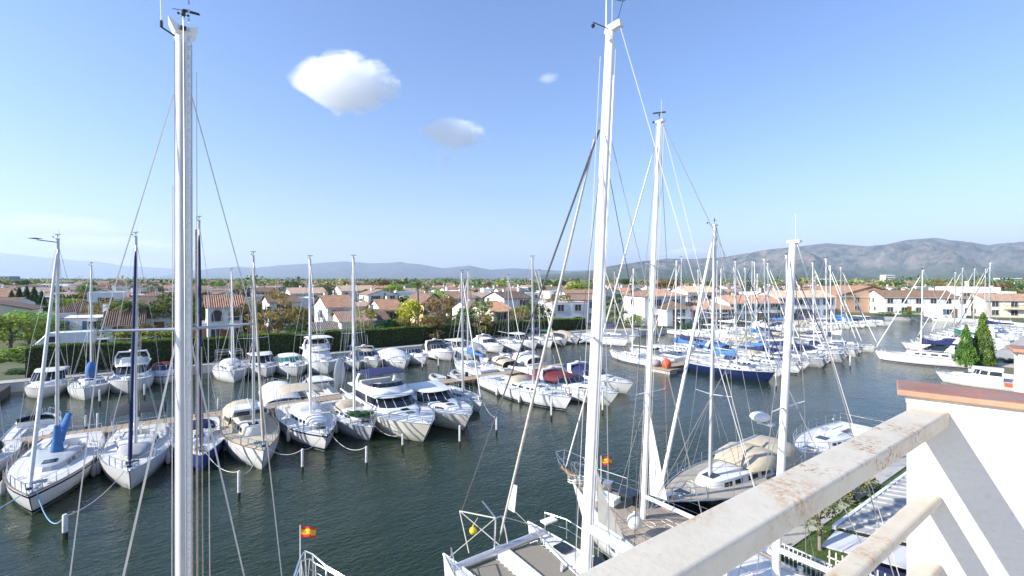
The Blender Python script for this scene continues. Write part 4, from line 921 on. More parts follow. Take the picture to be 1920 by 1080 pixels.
# catamaran
def catamaran():
    L, ax = 10.6, 8.2; t = thing('catamaran', 'white catamaran with netted foredeck, bows out, at the bottom of the photo', 'catamaran', (ax, 12.85 - L / 2, 0), rad(90), FBO)
    off = 1.62
    for sg in (1, -1):
        before = set(t.children); h = Hull(L, 1.22, 1.35, 1.62, rake=.35, stern=.7, pw=2.4, tr=.3)
        hull_parts(h, t, GRP, NONSK, None, None, None, 14, GRP)
        for c in set(t.children) - before: c.location = (0, sg * off, 0)
        R0 = ring(-3.5, 2.9, .46, .4, 1.42, .6); R1 = ring(-3.4, 2.6, .4, .3, 1.78, .5)
        o = cab(t, 'hull_cabin', [R0, R1], GRP); o.location = (0, sg * off, 0)
        o = MB().box((2.0, sg * off, 1.79), (.62, .5, .05)); o.build('hatch', GLASSD, t)
        o = MB().box((3.5, sg * off, 1.57), (.45, .42, .05)); o.build('hatch', GLASSD, t)
    h = Hull(L, 1.2, 1.35, 1.62)
    yi = off - .5
    MB().box((-1.9, 0, 1.15), (6.4, 2 * yi + .2, .5)).build('bridge_deck', GRP, t)
    R0 = ring(-3.4, 1.2, 1.15, .9, 1.4, 1.0); R1 = ring(-3.3, .55, 1.05, .75, 2.15, .8); R2 = ring(-3.1, .2, .9, .6, 2.3, .6)
    cab(t, 'saloon', [R0, R1, R2], GRP); panels(t, 'saloon_window', R0, R1, (1, 2, 3, 4, 5, 6, 7), .25, .8, .05, .95, GLASSD)
    MB().tube([(L / 2 - .75, -off - .1, 1.55), (L / 2 - .75, off + .1, 1.55)], .13, 10).build('crossbeam', ALU, t, smooth=60)
    MB().loft([[(x, -.26, 1.40), (x, .26, 1.40), (x, .22, 1.56), (x, -.22, 1.56)] for x in (1.1, L / 2 - .8)]).build('walkway', GRP, t)
    net = pm('trampoline_net', (.23, .21, .17), .9, var=.25, scale=60)
    for sg in (1, -1):
        MB().plate([(1.35, sg * .28, 1.44), (L / 2 - .9, sg * .28, 1.44), (L / 2 - .9, sg * (off - .34), 1.46), (1.35, sg * (yi + .02), 1.46)], .02).build('trampoline', net, t)
        g = MB(); 
        for i in range(14):
            x = 1.5 + i * .21; g.tube([(x, sg * .25, 1.46), (x + .1, sg * .34, 1.47)], .012, 4); g.tube([(x, sg * (off - .28), 1.48), (x + .1, sg * (off - .4), 1.48)], .012, 4)
        o = g.build('net_lacing', ROPE, t); o['kind'] = 'stuff'
        MB().tube([(L / 2 - .55, sg * .02, 1.6), (L / 2 - .75, sg * .32, 1.6)], .02, 5).build('net_strut', STEEL, t)
    # seagull striker
    g = MB(); A = (L / 2 - .3, 0, 2.35)
    for sg in (1, -1): g.tube([(L / 2 - .75, sg * .26, 1.62), (L / 2 - .6, sg * .12, 2.5)], .032, 6)
    g.tube([(L / 2 - .6, .12, 2.5), (L / 2 - .6, -.12, 2.5)], .03, 6); g.tube([(L / 2 - .6, .1, 2.5), (L / 2 - .2, .35, 2.95)], .025, 5); g.build('bow_frame', STEEL, t, smooth=60)
    g = MB()
    for sg in (1, -1): g.tube([(L / 2 - .6, sg * .12, 2.5), (L / 2 - .3, sg * off, 1.62)], .014, 5)
    g.tube([(L / 2 - .6, .1, 2.5), (L / 2 + .55, .75, 2.45)], .02, 5); g.tube([(L / 2 + .55, .75, 2.45), (L / 2 - .4, .95, 1.6)], .016, 5); g.tube([(L / 2 + .55, .75, 2.45), (L / 2 - .7, .0, 1.65)], .016, 5); g.build('bow_stays', ROPE, t)
    # seats and rails on the right hull
    s0 = -off
    MB().box((L / 2 - 1.0, s0 - .1, 2.05), (.3, .5, .05)).build('bow_seat', GRP, t)
    for sy in (1, -1):
        y = sy * (off + .42); T = [L / 2 - .75, L / 2 - 1.5, 2.4, 1.0, -.5, -2, -3.5]
        P = [(x, y * (.86 if i == 0 else 1.0), 2.2) for i, x in enumerate(T)]; Bq = [(x, y * (.86 if i == 0 else 1.0), 1.58) for i, x in enumerate(T)]
        rail_run(P, Bq, .018, t, 'guard_rail', (.5,))
    # wind scoop beside the right hull
    MB().loft([[(2.9 - .5 * i / 6, s0 + .62 - .1 * math.sin(i * .6), 1.62 + .02 * i), (2.75 - .5 * i / 6, s0 + .78 - .06 * i / 6, 1.5), ] for i in range(2)] or [], closed=False).build('canvas_strip', C['grey'], t)
    # mast
    xm = 8.45 - (12.85 - L / 2); z0, zt = 2.2, 15.75; mx = lambda z: xm - (z - z0) * .064
    m = MB(); m.loft([[(mx(z) +   .145 * k * math.copysign(abs(math.cos(q)) ** .8, math.cos(q)), .088 * k * math.sin(q), z) for q in [2 * math.pi * i / 16 for i in range(16)]] for z, k in ((z0 - .9, 1), (z0 + 6, 1), (zt, .82))])
    m = m.build('mast', ALUW, t, smooth=50)
    MB().box((mx(z0 + 6) - .2, 0, z0 + 6.3), (.035, .03, 12.4)).build('sail_track', ALU, m).rotation_euler = (0, 0, 0)
    m.children[0].data.transform(__import__('mathutils').Matrix.Translation((mx(z0 + 6.3) - .19, 0, z0 + 6.3)) @ __import__('mathutils').Matrix.Rotation(-.064, 4, 'Y') @ __import__('mathutils').Matrix.Translation((-(mx(z0 + 6) - .2), 0, -(z0 + 6.3))))
    g = MB(); g.box((mx(zt) - .12, 0, zt + .06), (.5, .14, .16), 0, .8); g.build('masthead', ALUW, t)
    MB().tube([(mx(zt) + .08, .05, zt), (mx(zt) + .06, .05, zt + 1.6)], .022, 5, .010).build('antenna', ALUW, t)
    MB().tube([(mx(zt) + .0, -.06, zt), (mx(zt) - .03, -.06, zt + 2.2)], .012, 4).build('antenna', WIREL, t)
    g = MB(); q = Vector((mx(zt) - .2, 0, zt + .1)); g.tube([q, q + Vector((-.1, -.1, .5))], .008, 4); g.tube([q + Vector((-.3, -.3, .62)), q + Vector((-.1, -.1, .5)), q + Vector((.05, .1, .55))], .01, 4); g.tube([(mx(zt), 0, zt + .05), (mx(zt) + .05, .5, zt + .08)], .014, 4); g.ball((mx(zt) + .05, .5, zt + .0), .05, 6, 4); g.build('wind_vane', DARK, t)
    # furled jib, stays
    f0, f1 = Vector((L / 2 - .62, 0, 1.75)), Vector((mx(zt - 1.9) + .2, 0, zt - 1.9))
    MB().tube([f0.lerp(f1, k) for k in (.02, .05, .3, .6, .9, .96)], lambda q: .026 + .016 * math.sin(min(q * 1.15, 1) * math.pi), 8).build('furled_jib', pm('sailcloth_aged', (.50, .48, .43), .85, var=.15, scale=6), t, smooth=60)
    MB().tube([f0, f1], .012, 4).build('forestay', WIRE, t)
    MB().plate([f0.lerp(f1, .10) + Vector((-.06, 0, 0)), f0.lerp(f1, .095) + Vector((-.28, -.1, 0)), f0.lerp(f1, .17) + Vector((-.18, -.04, 0)), f0.lerp(f1, .17)], .02).build('jib_clew', SAILW, t)
    MB().tube([f0.lerp(f1, .10) + Vector((-.25, -.1, 0)), (2.9, -1.1, 1.7)], .012, 4).build('jib_sheet', ROPE, t)
    MB().tube([(L / 2 + .5, .7, 2.45), (mx(zt - 2.2) + .2, 0, zt - 2.2)], lambda q: .02 if q < .3 else .028, 5).build('inner_stay', pm('rope_dark', (.10, .10, .11), .9, var=.3, scale=20), t)
    g = MB()
    for sg in (1, -1):
        z = z0 + 6.4; tp = (mx(z) - .5, sg * 1.0, z)
        MB().tube([(mx(z), sg * .1, z), tp], .035, 6, .02).build('spreader', ALUW, t)
        MB().tube([(-1.9, sg * (off + .4), 1.4), (mx(zt - 2.2), sg * .1, zt - 2.2)], .012, 4).build('shroud', WIRE, t)
        MB().tube([(.2, sg * 1.0, 1.6), tp, (mx(zt - 3), sg * .1, zt - 3)], .010, 4).build('diamond_stay', pm('rope_dark', (.1, .1, .11)), t)
    MB().tube([(mx(zt) - .3, 0, zt), (-L / 2 + .5, 0, 1.8)], .008, 4).build('backstay', WIREL, t)
    for dx, dy in ((.28, .06), (.25, -.08), (-.28, .03)): MB().tube([(mx(z0) + dx, dy, z0), (mx(zt - .5) + dx * .8, dy, zt - .5)], .009, 4).build('halyard', WIREL, t)
    # boom and the grey mainsail clew beside the mast
    MB().tube([(mx(3.9) - .2, 0, 3.92), (mx(3.9) - 4.6, 0, 3.95)], .15, 10, .13, sq=.7).build('boom', ALUW, t, smooth=60)
    m = MB(); q0 = mx(4.6) - .22
    m.loft([[(q0 - .03 - .0 * k, .02 * k, 5.3 - 1.1 * 0 + (1 - k) * .9), (q0 - .95 * k - .02, -.05 + .1 * k, 4.15)] for k in (.05, .35, .7, 1.0)], closed=False); m.build('sail_clew', pm('sailcloth_grey', (.24, .24, .235), .85, var=.12), t)
    return t
cat = catamaran()
p = W(887, 995, 2.0); t = thing('buoy', 'round yellow buoy hung at the catamaran bow', 'buoy', p)
MB().ball((0, 0, 0), .12, 14, 10).build('ball', YEL, t, smooth=60); MB().lathe([(.025, .1), (.03, .15), (.02, .18)], n=6).build('eye', YEL, t); MB().tube([(0, 0, .17), (.12, -.1, .42)], .008, 4).build('lanyard', ROPE, t)

# ketch with the weathered teak deck
kb, kh = sailboat('white two masted ketch with weathered teak deck and bow pulpit full of gear', (13.35, 14.5), 90, 11.4, 3.3, 1.35, 1.75, dm=TEAK, det=2, mast=None, group=FBO, house_h=.4, house_len=(-.28, .06), furl=None)
kx = lambda v: v - (14.5 - 5.7)
RIG['w'] = .012
m1 = mast_set(kb, kh, kx(10.8), 1.6, 15.3, 2, rake=.052, furl=SAILW, furl_r=.036, spreaders=2, mm=ALUW, boom=4.6, r=.10, boom_z=2.35, bow_x=kx(14.9))
m2 = mast_set(kb, kh, kx(6.3), 1.9, 10.95, 1, rake=.05, spreaders=1, mm=ALUW, boom=3.0, r=.108, bow_x=kx(10.6), boom_z=2.6, instruments=False, backstay=True)
MB().tube([(kx(10.8) - .1, .0, 5.6), (kx(10.8) - .1, 0, 1.8), (kx(9.9), 0, 2.5)], .02, 5).build('vang', STEEL, kb)
MB().loft([[(kx(10.72) - .22, .03, 5.4), (kx(10.72) - .22, -.03, 5.4)], [(kx(10.72) - .24, .03, 2.5), (kx(10.72) - .9, -.03, 2.55)]], closed=False).build('sail_bag', SAILW, kb)
g = MB(); g.ball((kx(6.3) + .42, 0, 6.1), (.27, .27, .14), 12, 6); g.build('radar_dome', GRP, kb, smooth=60)
MB().box((kx(6.3) + .25, 0, 5.95), (.4, .2, .05)).build('radar_bracket', ALU, kb)
MB().tube([(kx(14.2), 0, 1.75), (kx(15.1), 0, 1.95)], .09, 8).build('bowsprit', WOODV, kb, smooth=60)
rail_run([(kx(14.3), .55, 2.45), (kx(15.2), .25, 2.6), (kx(15.2), -.25, 2.6), (kx(14.3), -.55, 2.45)], [(kx(14.0), .5, 1.75), (kx(15.1), .1, 1.95), (kx(15.1), -.1, 1.95), (kx(14.0), -.5, 1.75)], .022, kb, 'bowsprit_rail', (.5,))
r = random.Random(5)
for i in range(3):
    c = (kx(13.6) + r.uniform(-.5, .5), r.uniform(-.5, .5), 1.85); MB().tube([(c[0] + .22 * math.cos(q), c[1] + .22 * math.sin(q), c[2] + .015 * q) for q in [k * .8 for k in range(18)]], .022, 4).build('rope_coil', ROPE, kb)
MB().box((kx(12.2), .35, 1.82), (.9, .5, .22), .2).build('deck_locker', GRP, kb)
MB().box((kx(11.6), -.3, 1.95), (.7, .6, .3), 0, .85).build('skylight', GLASSD, kb)
MB().box((kx(12.9), -.5, 1.86), (.35, .3, .25), .4).build('anchor_windlass', STEEL, kb)
o = MB().ball((0, 0, .25), (.25, .25, .27), 14, 10).lathe([(.05, .5), (.06, .58), (.03, .6)], n=6).build('ball_fender', RUBBER, None, smooth=60, loc=W(1190, 993, 1.78)); tag(o, 'white ball fender on the teak deck of the ketch beside its main mast', 'fender')
p = W(1127, 903, 2.3); flag('red and yellow flag flying among the ketch rigging', (p.x, p.y, 2.3), .98, 1.2, -30, .46)
# black hulled sloop lying along the quay
RIG['sq'] = .86
bb, bh = sailboat('black hulled sloop with sand coloured deck and big beige canopies', (15.1, 11.55), 180, 9.9, 3.4, 1.2, 1.6, hm=BLACKH, dm=pm('deck_taupe', (.40, .36, .29), .75, var=.1, scale=4), det=2, mast=12.3, xm=9.9 / 2 - 3.6, furl=SAILW, furl_r=.085, boom=3.9, group=FBO, boot=GRP, house_len=(-.22, .22), mm=ALU, rake=.03, spreaders=2, house_h=.45)
arch_cover(bb, 'sprayhood', (-2.5, -2.0, -1.2, -.5), (1.15, 1.25, 1.2, .95), (.6, .72, .62, .12), 1.75, C['beige'], bulge=2.8)
arch_cover(bb, 'cockpit_canopy', (-4.7, -4.3, -3.2, -2.6), (1.1, 1.25, 1.3, 1.2), (.85, 1.0, 1.05, .9), 1.35, C['beige'], bulge=2.8)
o = MB().tube([(2.0, 1.80, .75), (-3.6, 1.80, .72)], .05, 6).build('rubbing_strip', GRP, bb)
wb2, wh2 = sailboat('white sailboat lying astern of the black sloop, partly behind the railing', (25.4, 11.0), 180, 9.0, 3.1, 1.1, 1.4, det=2, mast=None, group=FBO, furl=None, house_h=.34)
for x0 in (16.4,): pass
fenders((bb, bh), 'black hulled sloop', 2)

# ---------------------------------------------------------------- garden, shed and fence below the railing
GRASSM = pm('lawn', (.055, .095, .022), .95, var=.35, scale=3)
LEAFB = MB
tag(MB().plate([(15.7, 3.5, LAND + .01), (30, 3.5, LAND + .01), (30, 7.9, LAND + .01), (15.7, 7.9, LAND + .01)], .03).build('lawn', GRASSM), kind='structure')
n = 14000; P = np.stack([rng.uniform(15.7, 24, n), rng.uniform(3.6, 7.9, n), np.full(n, LAND)], -1); A = rng.uniform(0, 6.28, n); hgt = rng.uniform(.03, .10, n)
dx = np.stack([np.cos(A), np.sin(A), np.zeros(n)], -1) * .012; tpv = np.stack([rng.normal(0, .02, n), rng.normal(0, .02, n), hgt], -1)
V = np.stack([P - dx, P + dx, P + tpv], 1).reshape(-1, 3); F = np.arange(3 * n).reshape(-1, 3)
tag(link('grass', mesh_np('grass', V, F, pm('grass_blade', (.075, .13, .028), .9, var=.4, scale=1.5))), kind='stuff')
def shed():
    t = thing('boat_shed', 'low shed with ribbed grey metal roof and plain white eaves panel below the railing', 'shed', (19.5, 4.2, LAND))
    SH = pm('shed_sheet', (.36, .36, .35), .45, var=.12, scale=2, dirt=((.3, .29, .27), .56, 3)); z0 = 2.62 - LAND
    me = MB().add([(-.22, 1.55, 0), (.16, 1.55, 0), (.16, 1.55, .05), (.24, 1.55, .05), (-.22, -1.9, .62), (.16, -1.9, .62), (.16, -1.9, .67), (.24, -1.9, .67), (.24, 1.55, -.03), (-.22, 1.55, -.03), (.24, -1.9, .59), (-.22, -1.9, .59)],
                  [(0, 1, 5, 4), (1, 2, 6, 5), (2, 3, 7, 6), (3, 8, 10, 7), (9, 11, 10, 8), (0, 4, 11, 9), (0, 9, 8, 3, 2, 1), (4, 5, 6, 7, 10, 11)]).mesh('roof_panel', SH)
    for i in range(15): link('roof_panel', me, t, (-3.3 + .47 * i, 0, z0))
    MB().box((0, 1.62, z0 - .03), (7.2, .1, .12)).build('gutter', GRP, t)
    MB().plate([(-4.55, 1.58, z0 - .22), (-3.58, 1.58, z0 - .1), (-3.58, -1.9, z0 + .5), (-4.55, -1.9, z0 + .35)][::-1], .05).build('eaves_panel', pm('eaves_sheet', (.46, .47, .49), .5, var=.06), t)
    MB().box((.4, -.3, (z0 - .2) / 2), (7.2, 2.9, z0 - .2)).build('wall', PLAST, t)
    for i in range(9): MB().box((-4.5, 1.4 - i * .16, (z0 - .3) / 2), (.03, .03, z0 - .3)).build('lattice_bar', GRP, t)
    for i in range(5): MB().box((-4.5, .75, .2 + i * .28), (.03, 1.4, .03)).build('lattice_bar', GRP, t)
    MB().box((-3.9, .3, .75), (.6, 1.6, 1.3)).build('stored_crate', CV['navy'], t)
shed()
def bar_fence():
    t = thing('bar_fence', 'white metal bar fence at the edge of the lawn', 'fence', (15.55, 6.6, LAND))
    me = MB().box((0, 0, .45), (.025, .025, .8)).mesh('fence_bar', GRP)
    for i in range(22): link('fence_bar', me, t, (0, -1.3 + .125 * i, 0))
    for z in (.12, .82): MB().box((0, .02, z), (.04, 2.9, .04)).build('rail', GRP, t)
    for y in (-1.4, 1.45): MB().box((0, y, .5), (.07, .07, 1.0)).build('post', GRP, t)
bar_fence()

# ---------------------------------------------------------------- vegetation
def leaf_mat(name, c, var=.45, tr=.25):
    m = bpy.data.materials.new(name); m.use_nodes = True; n = m.node_tree.nodes; l = m.node_tree.links; p = n['Principled BSDF']
    p.inputs['Roughness'].default_value = .75; p.inputs['Specular IOR Level'].default_value = .3
    g = n.new('ShaderNodeNewGeometry'); oi = n.new('ShaderNodeObjectInfo'); no = n.new('ShaderNodeTexNoise'); no.inputs['Scale'].default_value = 1.1; no.inputs['Detail'].default_value = 4
    l.new(g.outputs['Position'], no.inputs['Vector'])
    r = n.new('ShaderNodeValToRGB'); e = r.color_ramp.elements; e[0].position = .3; e[1].position = .7
    e[0].color = (c[0] * (1 - var), c[1] * (1 - var * .8), c[2] * (1 - var), 1); e[1].color = (min(c[0] * (1 + var * 1.2), .6), min(c[1] * (1 + var), .6), c[2] * (1 + var * .5), 1)
    l.new(no.outputs['Fac'], r.inputs[0]); hs = n.new('ShaderNodeHueSaturation')
    a = n.new('ShaderNodeMapRange'); a.inputs[3].default_value = .47; a.inputs[4].default_value = .53; l.new(oi.outputs['Random'], a.inputs[0]); l.new(a.outputs[0], hs.inputs['Hue'])
    b = n.new('ShaderNodeMapRange'); b.inputs[3].default_value = .75; b.inputs[4].default_value = 1.25; l.new(oi.outputs['Random'], b.inputs[0]); l.new(b.outputs[0], hs.inputs['Value'])
    l.new(r.outputs[0], hs.inputs['Color']); l.new(hs.outputs[0], p.inputs['Base Color'])
    t = n.new('ShaderNodeBsdfTranslucent'); l.new(hs.outputs[0], t.inputs[0]); mx = n.new('ShaderNodeMixShader'); mx.inputs[0].default_value = tr
    l.new(p.outputs[0], mx.inputs[1]); l.new(t.outputs[0], mx.inputs[2]); l.new(mx.outputs[0], n['Material Output'].inputs['Surface']); return m
LM = {'green': leaf_mat('leaf_green', (0.116, 0.204, 0.050)), 'dark': leaf_mat('leaf_dark', (0.054, 0.116, 0.043)), 'yellow': leaf_mat('leaf_yellow', (0.658, 0.522, 0.059)), 'brown': leaf_mat('leaf_brown', (0.290, 0.184, 0.087)),
      'olive': leaf_mat('leaf_olive', (0.194, 0.223, 0.116)), 'lime': leaf_mat('leaf_lime', (0.251, 0.348, 0.068)), 'palm': leaf_mat('leaf_palm', (0.165, 0.232, 0.077)), 'rust': leaf_mat('leaf_rust', (0.251, 0.212, 0.077)), 'hedge': leaf_mat('leaf_hedge', (0.088, 0.167, 0.032)), 'hedge_sun_tint': leaf_mat('leaf_hedge_sun_tint', (.20, .29, .045)), 'cypress': leaf_mat('leaf_cypress', (.115, .19, .035))}  # hedge top leaf has sunlight painted in as a brighter colour
BARK = pm('bark', (.14, .105, .075), .95, var=.3, scale=6, bump=.5); BARKG = pm('bark_grey', (.24, .21, .18), .95, var=.3, scale=6, bump=.5)
def leaves(P, size, seed, flat=.0, jit=.35, tri=False):
    r = np.random.default_rng(seed); n = len(P); s = size * (1 + jit * r.normal(0, 1, (n, 1))).clip(.4, 2)
    a = r.normal(0, 1, (n, 3)); a /= np.linalg.norm(a, axis=1, keepdims=True); b = r.normal(0, 1, (n, 3)); b[:, 2] *= 1 - flat
    b -= (a * b).sum(1, keepdims=True) * a; b /= np.linalg.norm(b, axis=1, keepdims=True); a = a * s; b = b * s * .6
    V = np.stack([P - a, P + b * .9, P + a, P - b * .9], 1).reshape(-1, 3); return V, np.arange(4 * n).reshape(-1, 4)
def crown_points(n, nc, shape, seed, spread=.30):
    """leaf positions in clumps; shape(z in 0..1) gives the crown radius at that height"""
    r = np.random.default_rng(seed); out = []
    cz = r.uniform(.05, .95, nc); ca = r.uniform(0, 6.28, nc); cr = np.array([shape(z) for z in cz]) * np.sqrt(r.uniform(.15, 1, nc))
    C = np.stack([np.cos(ca) * cr, np.sin(ca) * cr, cz], -1); w = r.uniform(.5, 1.5, nc); k = r.choice(nc, n, p=w / w.sum())
    d = r.normal(0, 1, (n, 3)); d /= np.linalg.norm(d, axis=1, keepdims=True); rad_ = spread * (.55 + .45 * r.uniform(0, 1, (n, 1)) ** .5) * w[k][:, None] ** .5
    return C[k] + d * rad_ * np.array([[1, 1, .62]])
TREES = {}
def tree_mesh(kind, v):
    key = (kind, v)
    if key in TREES: return TREES[key]
    sd = hash(kind) % 1 if False else sum(map(ord, kind)) * 7 + v
    if kind in ('cypress',):
        g = np.random.default_rng(sd); nq = 5200; z = 1 - g.uniform(0, 1, nq) ** .62; th = g.uniform(0, 6.28, nq); lob = 1 + .24 * np.sin(th * 4 + z * 11 + sd) + .18 * np.sin(th * 7 - z * 19)
        q = .27 * (1 - z) ** .8 * np.minimum(1, z * 7 + .55) * lob * g.uniform(.55, 1, nq) ** .5 + .008; P = np.stack([q * np.cos(th), q * np.sin(th), z * .98 + .02 + g.normal(0, .02, nq)], -1)
        cr = mesh_np('crown', *leaves(P, .021, sd), LM['cypress']); tr = MB().tube([(0, 0, -.05), (0, 0, .8)], .035, 6, .01).mesh('trunk', BARK)
    elif kind == 'bush':
        P = crown_points(1500, 26, lambda z: .55 * math.sqrt(max(1 - z * z * .8, .05)), sd, .20); P[:, 2] = np.abs(P[:, 2]) 
        cr = mesh_np('foliage', *leaves(P, .05, sd), None); tr = MB().tube([(0, 0, -.05), (.05, .03, .5)], .04, 5, .015).mesh('stem', BARK)
    else:
        pine = kind == 'pine'
        shp = (lambda z: .46 * math.sin(math.pi * min(max(z * .85 + .12, 0), 1)) ** .6) if not pine else (lambda z: .55 * math.sqrt(max(1 - (2 * z - .8) ** 2 * .6, .1)))
        bare = kind == 'sparse'
        P = crown_points(1500 if bare else 2300, 26 if bare else 40, shp, sd, .14 if bare else .155); P[:, 2] = (.42 if pine else .15 if not bare else .25) + P[:, 2].clip(-.1, 1.15) * (.55 if pine else .82 if not bare else .72)
        cr = mesh_np('crown', *leaves(P, .030 if not bare else .026, sd), None)
        r = random.Random(sd); m = MB(); m.tube([(0, 0, -.04), (.015, .01, .2), (0, .02, .45), (.03, 0, .62)], .032, 7, .014)
        for k in range(7):
            a = r.uniform(0, 6.28); z = r.uniform(.22, .5); m.tube([(0, .01, z), (.12 * math.cos(a), .12 * math.sin(a), z + .13), (.27 * math.cos(a), .27 * math.sin(a), z + r.uniform(.22, .34))], .014, 5, .004)
        tr = m.mesh('trunk', BARKG if bare else BARK, 60)
    TREES[key] = (cr, tr); return cr, tr
SPEC = {'broad_tree': ('broad', 'green'), 'yellow_tree': ('broad', 'yellow'), 'brown_tree': ('sparse', 'brown'), 'pine_tree': ('pine', 'dark'), 'olive_tree': ('broad', 'olive'), 'cypress_tree': ('cypress', 'cypress'), 'bush': ('bush', 'green'), 'lime_tree': ('broad', 'lime'), 'rust_tree': ('broad', 'rust'), 'dark_tree': ('broad', 'dark')}
tcount = [0]
def tree(name, label, p, hgt, wid=None, group=None, leaf=None, cat='tree'):
    kind, lm = SPEC[name]; tcount[0] += 1; r = random.Random(tcount[0] * 3 + 1)
    cr, tr = tree_mesh(kind, r.randrange(4 if kind != 'cypress' else 2)); lm = LM[leaf or lm]
    nm = {'lime_tree': 'broad_tree', 'rust_tree': 'broad_tree', 'dark_tree': 'broad_tree'}.get(name, name)
    t = thing(nm, label, 'bush' if name == 'bush' else cat, p, r.uniform(0, 6.28), group); wid = wid or hgt * .95
    t.scale = (wid, wid, hgt)
    c = link('crown' if name != 'bush' else 'foliage', cr, t)
    if not cr.materials: cr.materials.append(lm)
    c.material_slots[0].link = 'OBJECT'; c.material_slots[0].material = lm
    link('trunk' if name != 'bush' else 'stem', tr, t); return t
def tree_px(name, label, px, ytop, d, wpx=None, group=None, leaf=None):
    z = 10 - (ytop - HY) * d / FPX; p = D(px, d, LAND); return tree(name, label, p, z - LAND, wpx * d / FPX if wpx else None, group, leaf)
def palm(label, p, hgt, fr, n=34, seed=1):
    t = thing('palm_tree', label, 'palm tree', p, 0); r = random.Random(seed); tr = .22 if hgt > 6 else .34
    MB().tube([(0, 0, -.2), (.05, 0, hgt * .5), (0, .05, hgt)], lambda q: tr * (1.15 - .3 * q), 9).build('trunk', BARKG, t, smooth=60)
    m = MB()
    N = 13
    for i in range(N):
        q = (i + .5) / N; x = fr * q; z = fr * (.62 * q - .95 * q * q); w = fr * .17 * math.sin(math.pi * min(q + .06, 1)) ** .6
        for sg in (1, -1): m.add([(x, 0, z), (x + fr * .035, sg * .015, z), (x + fr * .17, sg * w, z - w * .42), (x + fr * .12, sg * w * .96, z - w * .44)], [(0, 1, 2, 3)])
    m.tube([(fr * q, 0, fr * (.62 * q - .95 * q * q)) for q in [i / 8 for i in range(9)]], .03, 4, .008)
    me = m.mesh('frond', LM['palm'])
    for i in range(n):
        o = link('frond', me, t, (0, 0.05, hgt - .05 + r.uniform(-.1, .15))); k = i / n; o.rotation_euler = (0, rad(lerp(-50, 48, k) + r.uniform(-8, 8)), i * 2.4); s = r.uniform(.85, 1.1) * (1 - .2 * (k < .2)); o.scale = (s, s, s)
    return t
# hedge along the far quay
def hedge():
    t = thing('hedge', 'long clipped dark green hedge along the quay behind the moored boats', 'hedge', (24, 62, LAND))
    x0, x1 = -35.5, 36; zt = lambda x: 2.75 - .75 * (x + 35) / 71 + .07 * math.sin(x * .7)
    core = MB().loft([[(x, -.62, 0), (x, .62, 0), (x, .56, zt(x) - .12), (x, -.56, zt(x) - .12)] for x in np.linspace(x0, x1, 60)]); core.build('twig_core', pm('twigs', (.018, .026, .010), .95, var=.3), t)
    n = 30000; x = rng.uniform(x0, x1, n); z = np.array([zt(a) for a in x]); side = rng.uniform(0, 1, n)
    y = np.where(side < .42, -.64 + rng.normal(0, .05, n), np.where(side < .9, rng.uniform(-.66, .66, n), .64)); zz = np.where(side < .42, rng.uniform(.05, 1, n) * z, np.where(side < .9, z + rng.normal(0, .06, n), rng.uniform(.3, 1, n) * z))
    V, F = leaves(np.stack([x, y, zz], -1), .085, 3); link('foliage', mesh_np('foliage', V, F, LM['hedge']), t)
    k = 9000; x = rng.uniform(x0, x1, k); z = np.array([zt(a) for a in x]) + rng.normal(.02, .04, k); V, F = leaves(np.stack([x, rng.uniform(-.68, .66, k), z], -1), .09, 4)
    V = V.reshape(-1, 4, 3); c = V.mean(1, keepdims=True); V[:, :, 2] = c[:, :, 2] + (V - c)[:, :, 2] * .3; link('sun_tinted_top', mesh_np('sun_tinted_top', V.reshape(-1, 3), F, LM['hedge_sun_tint']), t)  # flattened top leaves, coloured brighter to stand for sun on the hedge
hedge()

# ---------------------------------------------------------------- houses
TILE = {k: pm('roof_tiles_' + k, c, .85, var=.28, scale=1.6, bump=.4, bscale=9, dirt=((.16, .12, .09), .60, 2.2)) for k, c in {'orange': (.36, .205, .13), 'terracotta': (.31, .20, .145), 'brown': (.16, .105, .075), 'pale': (.42, .31, .23), 'grey': (.19, .17, .155)}.items()}
WALLM = {k: pm('wall_' + k, c, .9, var=.06, scale=.7, dirt=((c[0] * .7, c[1] * .68, c[2] * .64), .64, .8)) for k, c in {'white': (.76, .76, .74), 'cream': (.66, .60, .47), 'yellow': (.66, .50, .26), 'grey': (.52, .54, .55), 'orange': (.46, .30, .21)}.items()}
WINF = pm('window_frame', (.55, .54, .51), .6); SHUT = pm('window_shutter', (.05, .05, .06), .6); PANE = pm('window_pane', (.03, .04, .05), .08, spec=.6)
WM = {}
SHUTM = {'green': pm('shutter_green', (.05, .11, .07), .6), 'wood': pm('shutter_wood', (.17, .085, .04), .6), 'blue': pm('shutter_blue', (.08, .14, .24), .6), 'white': pm('shutter_white', (.6, .6, .58), .6)}
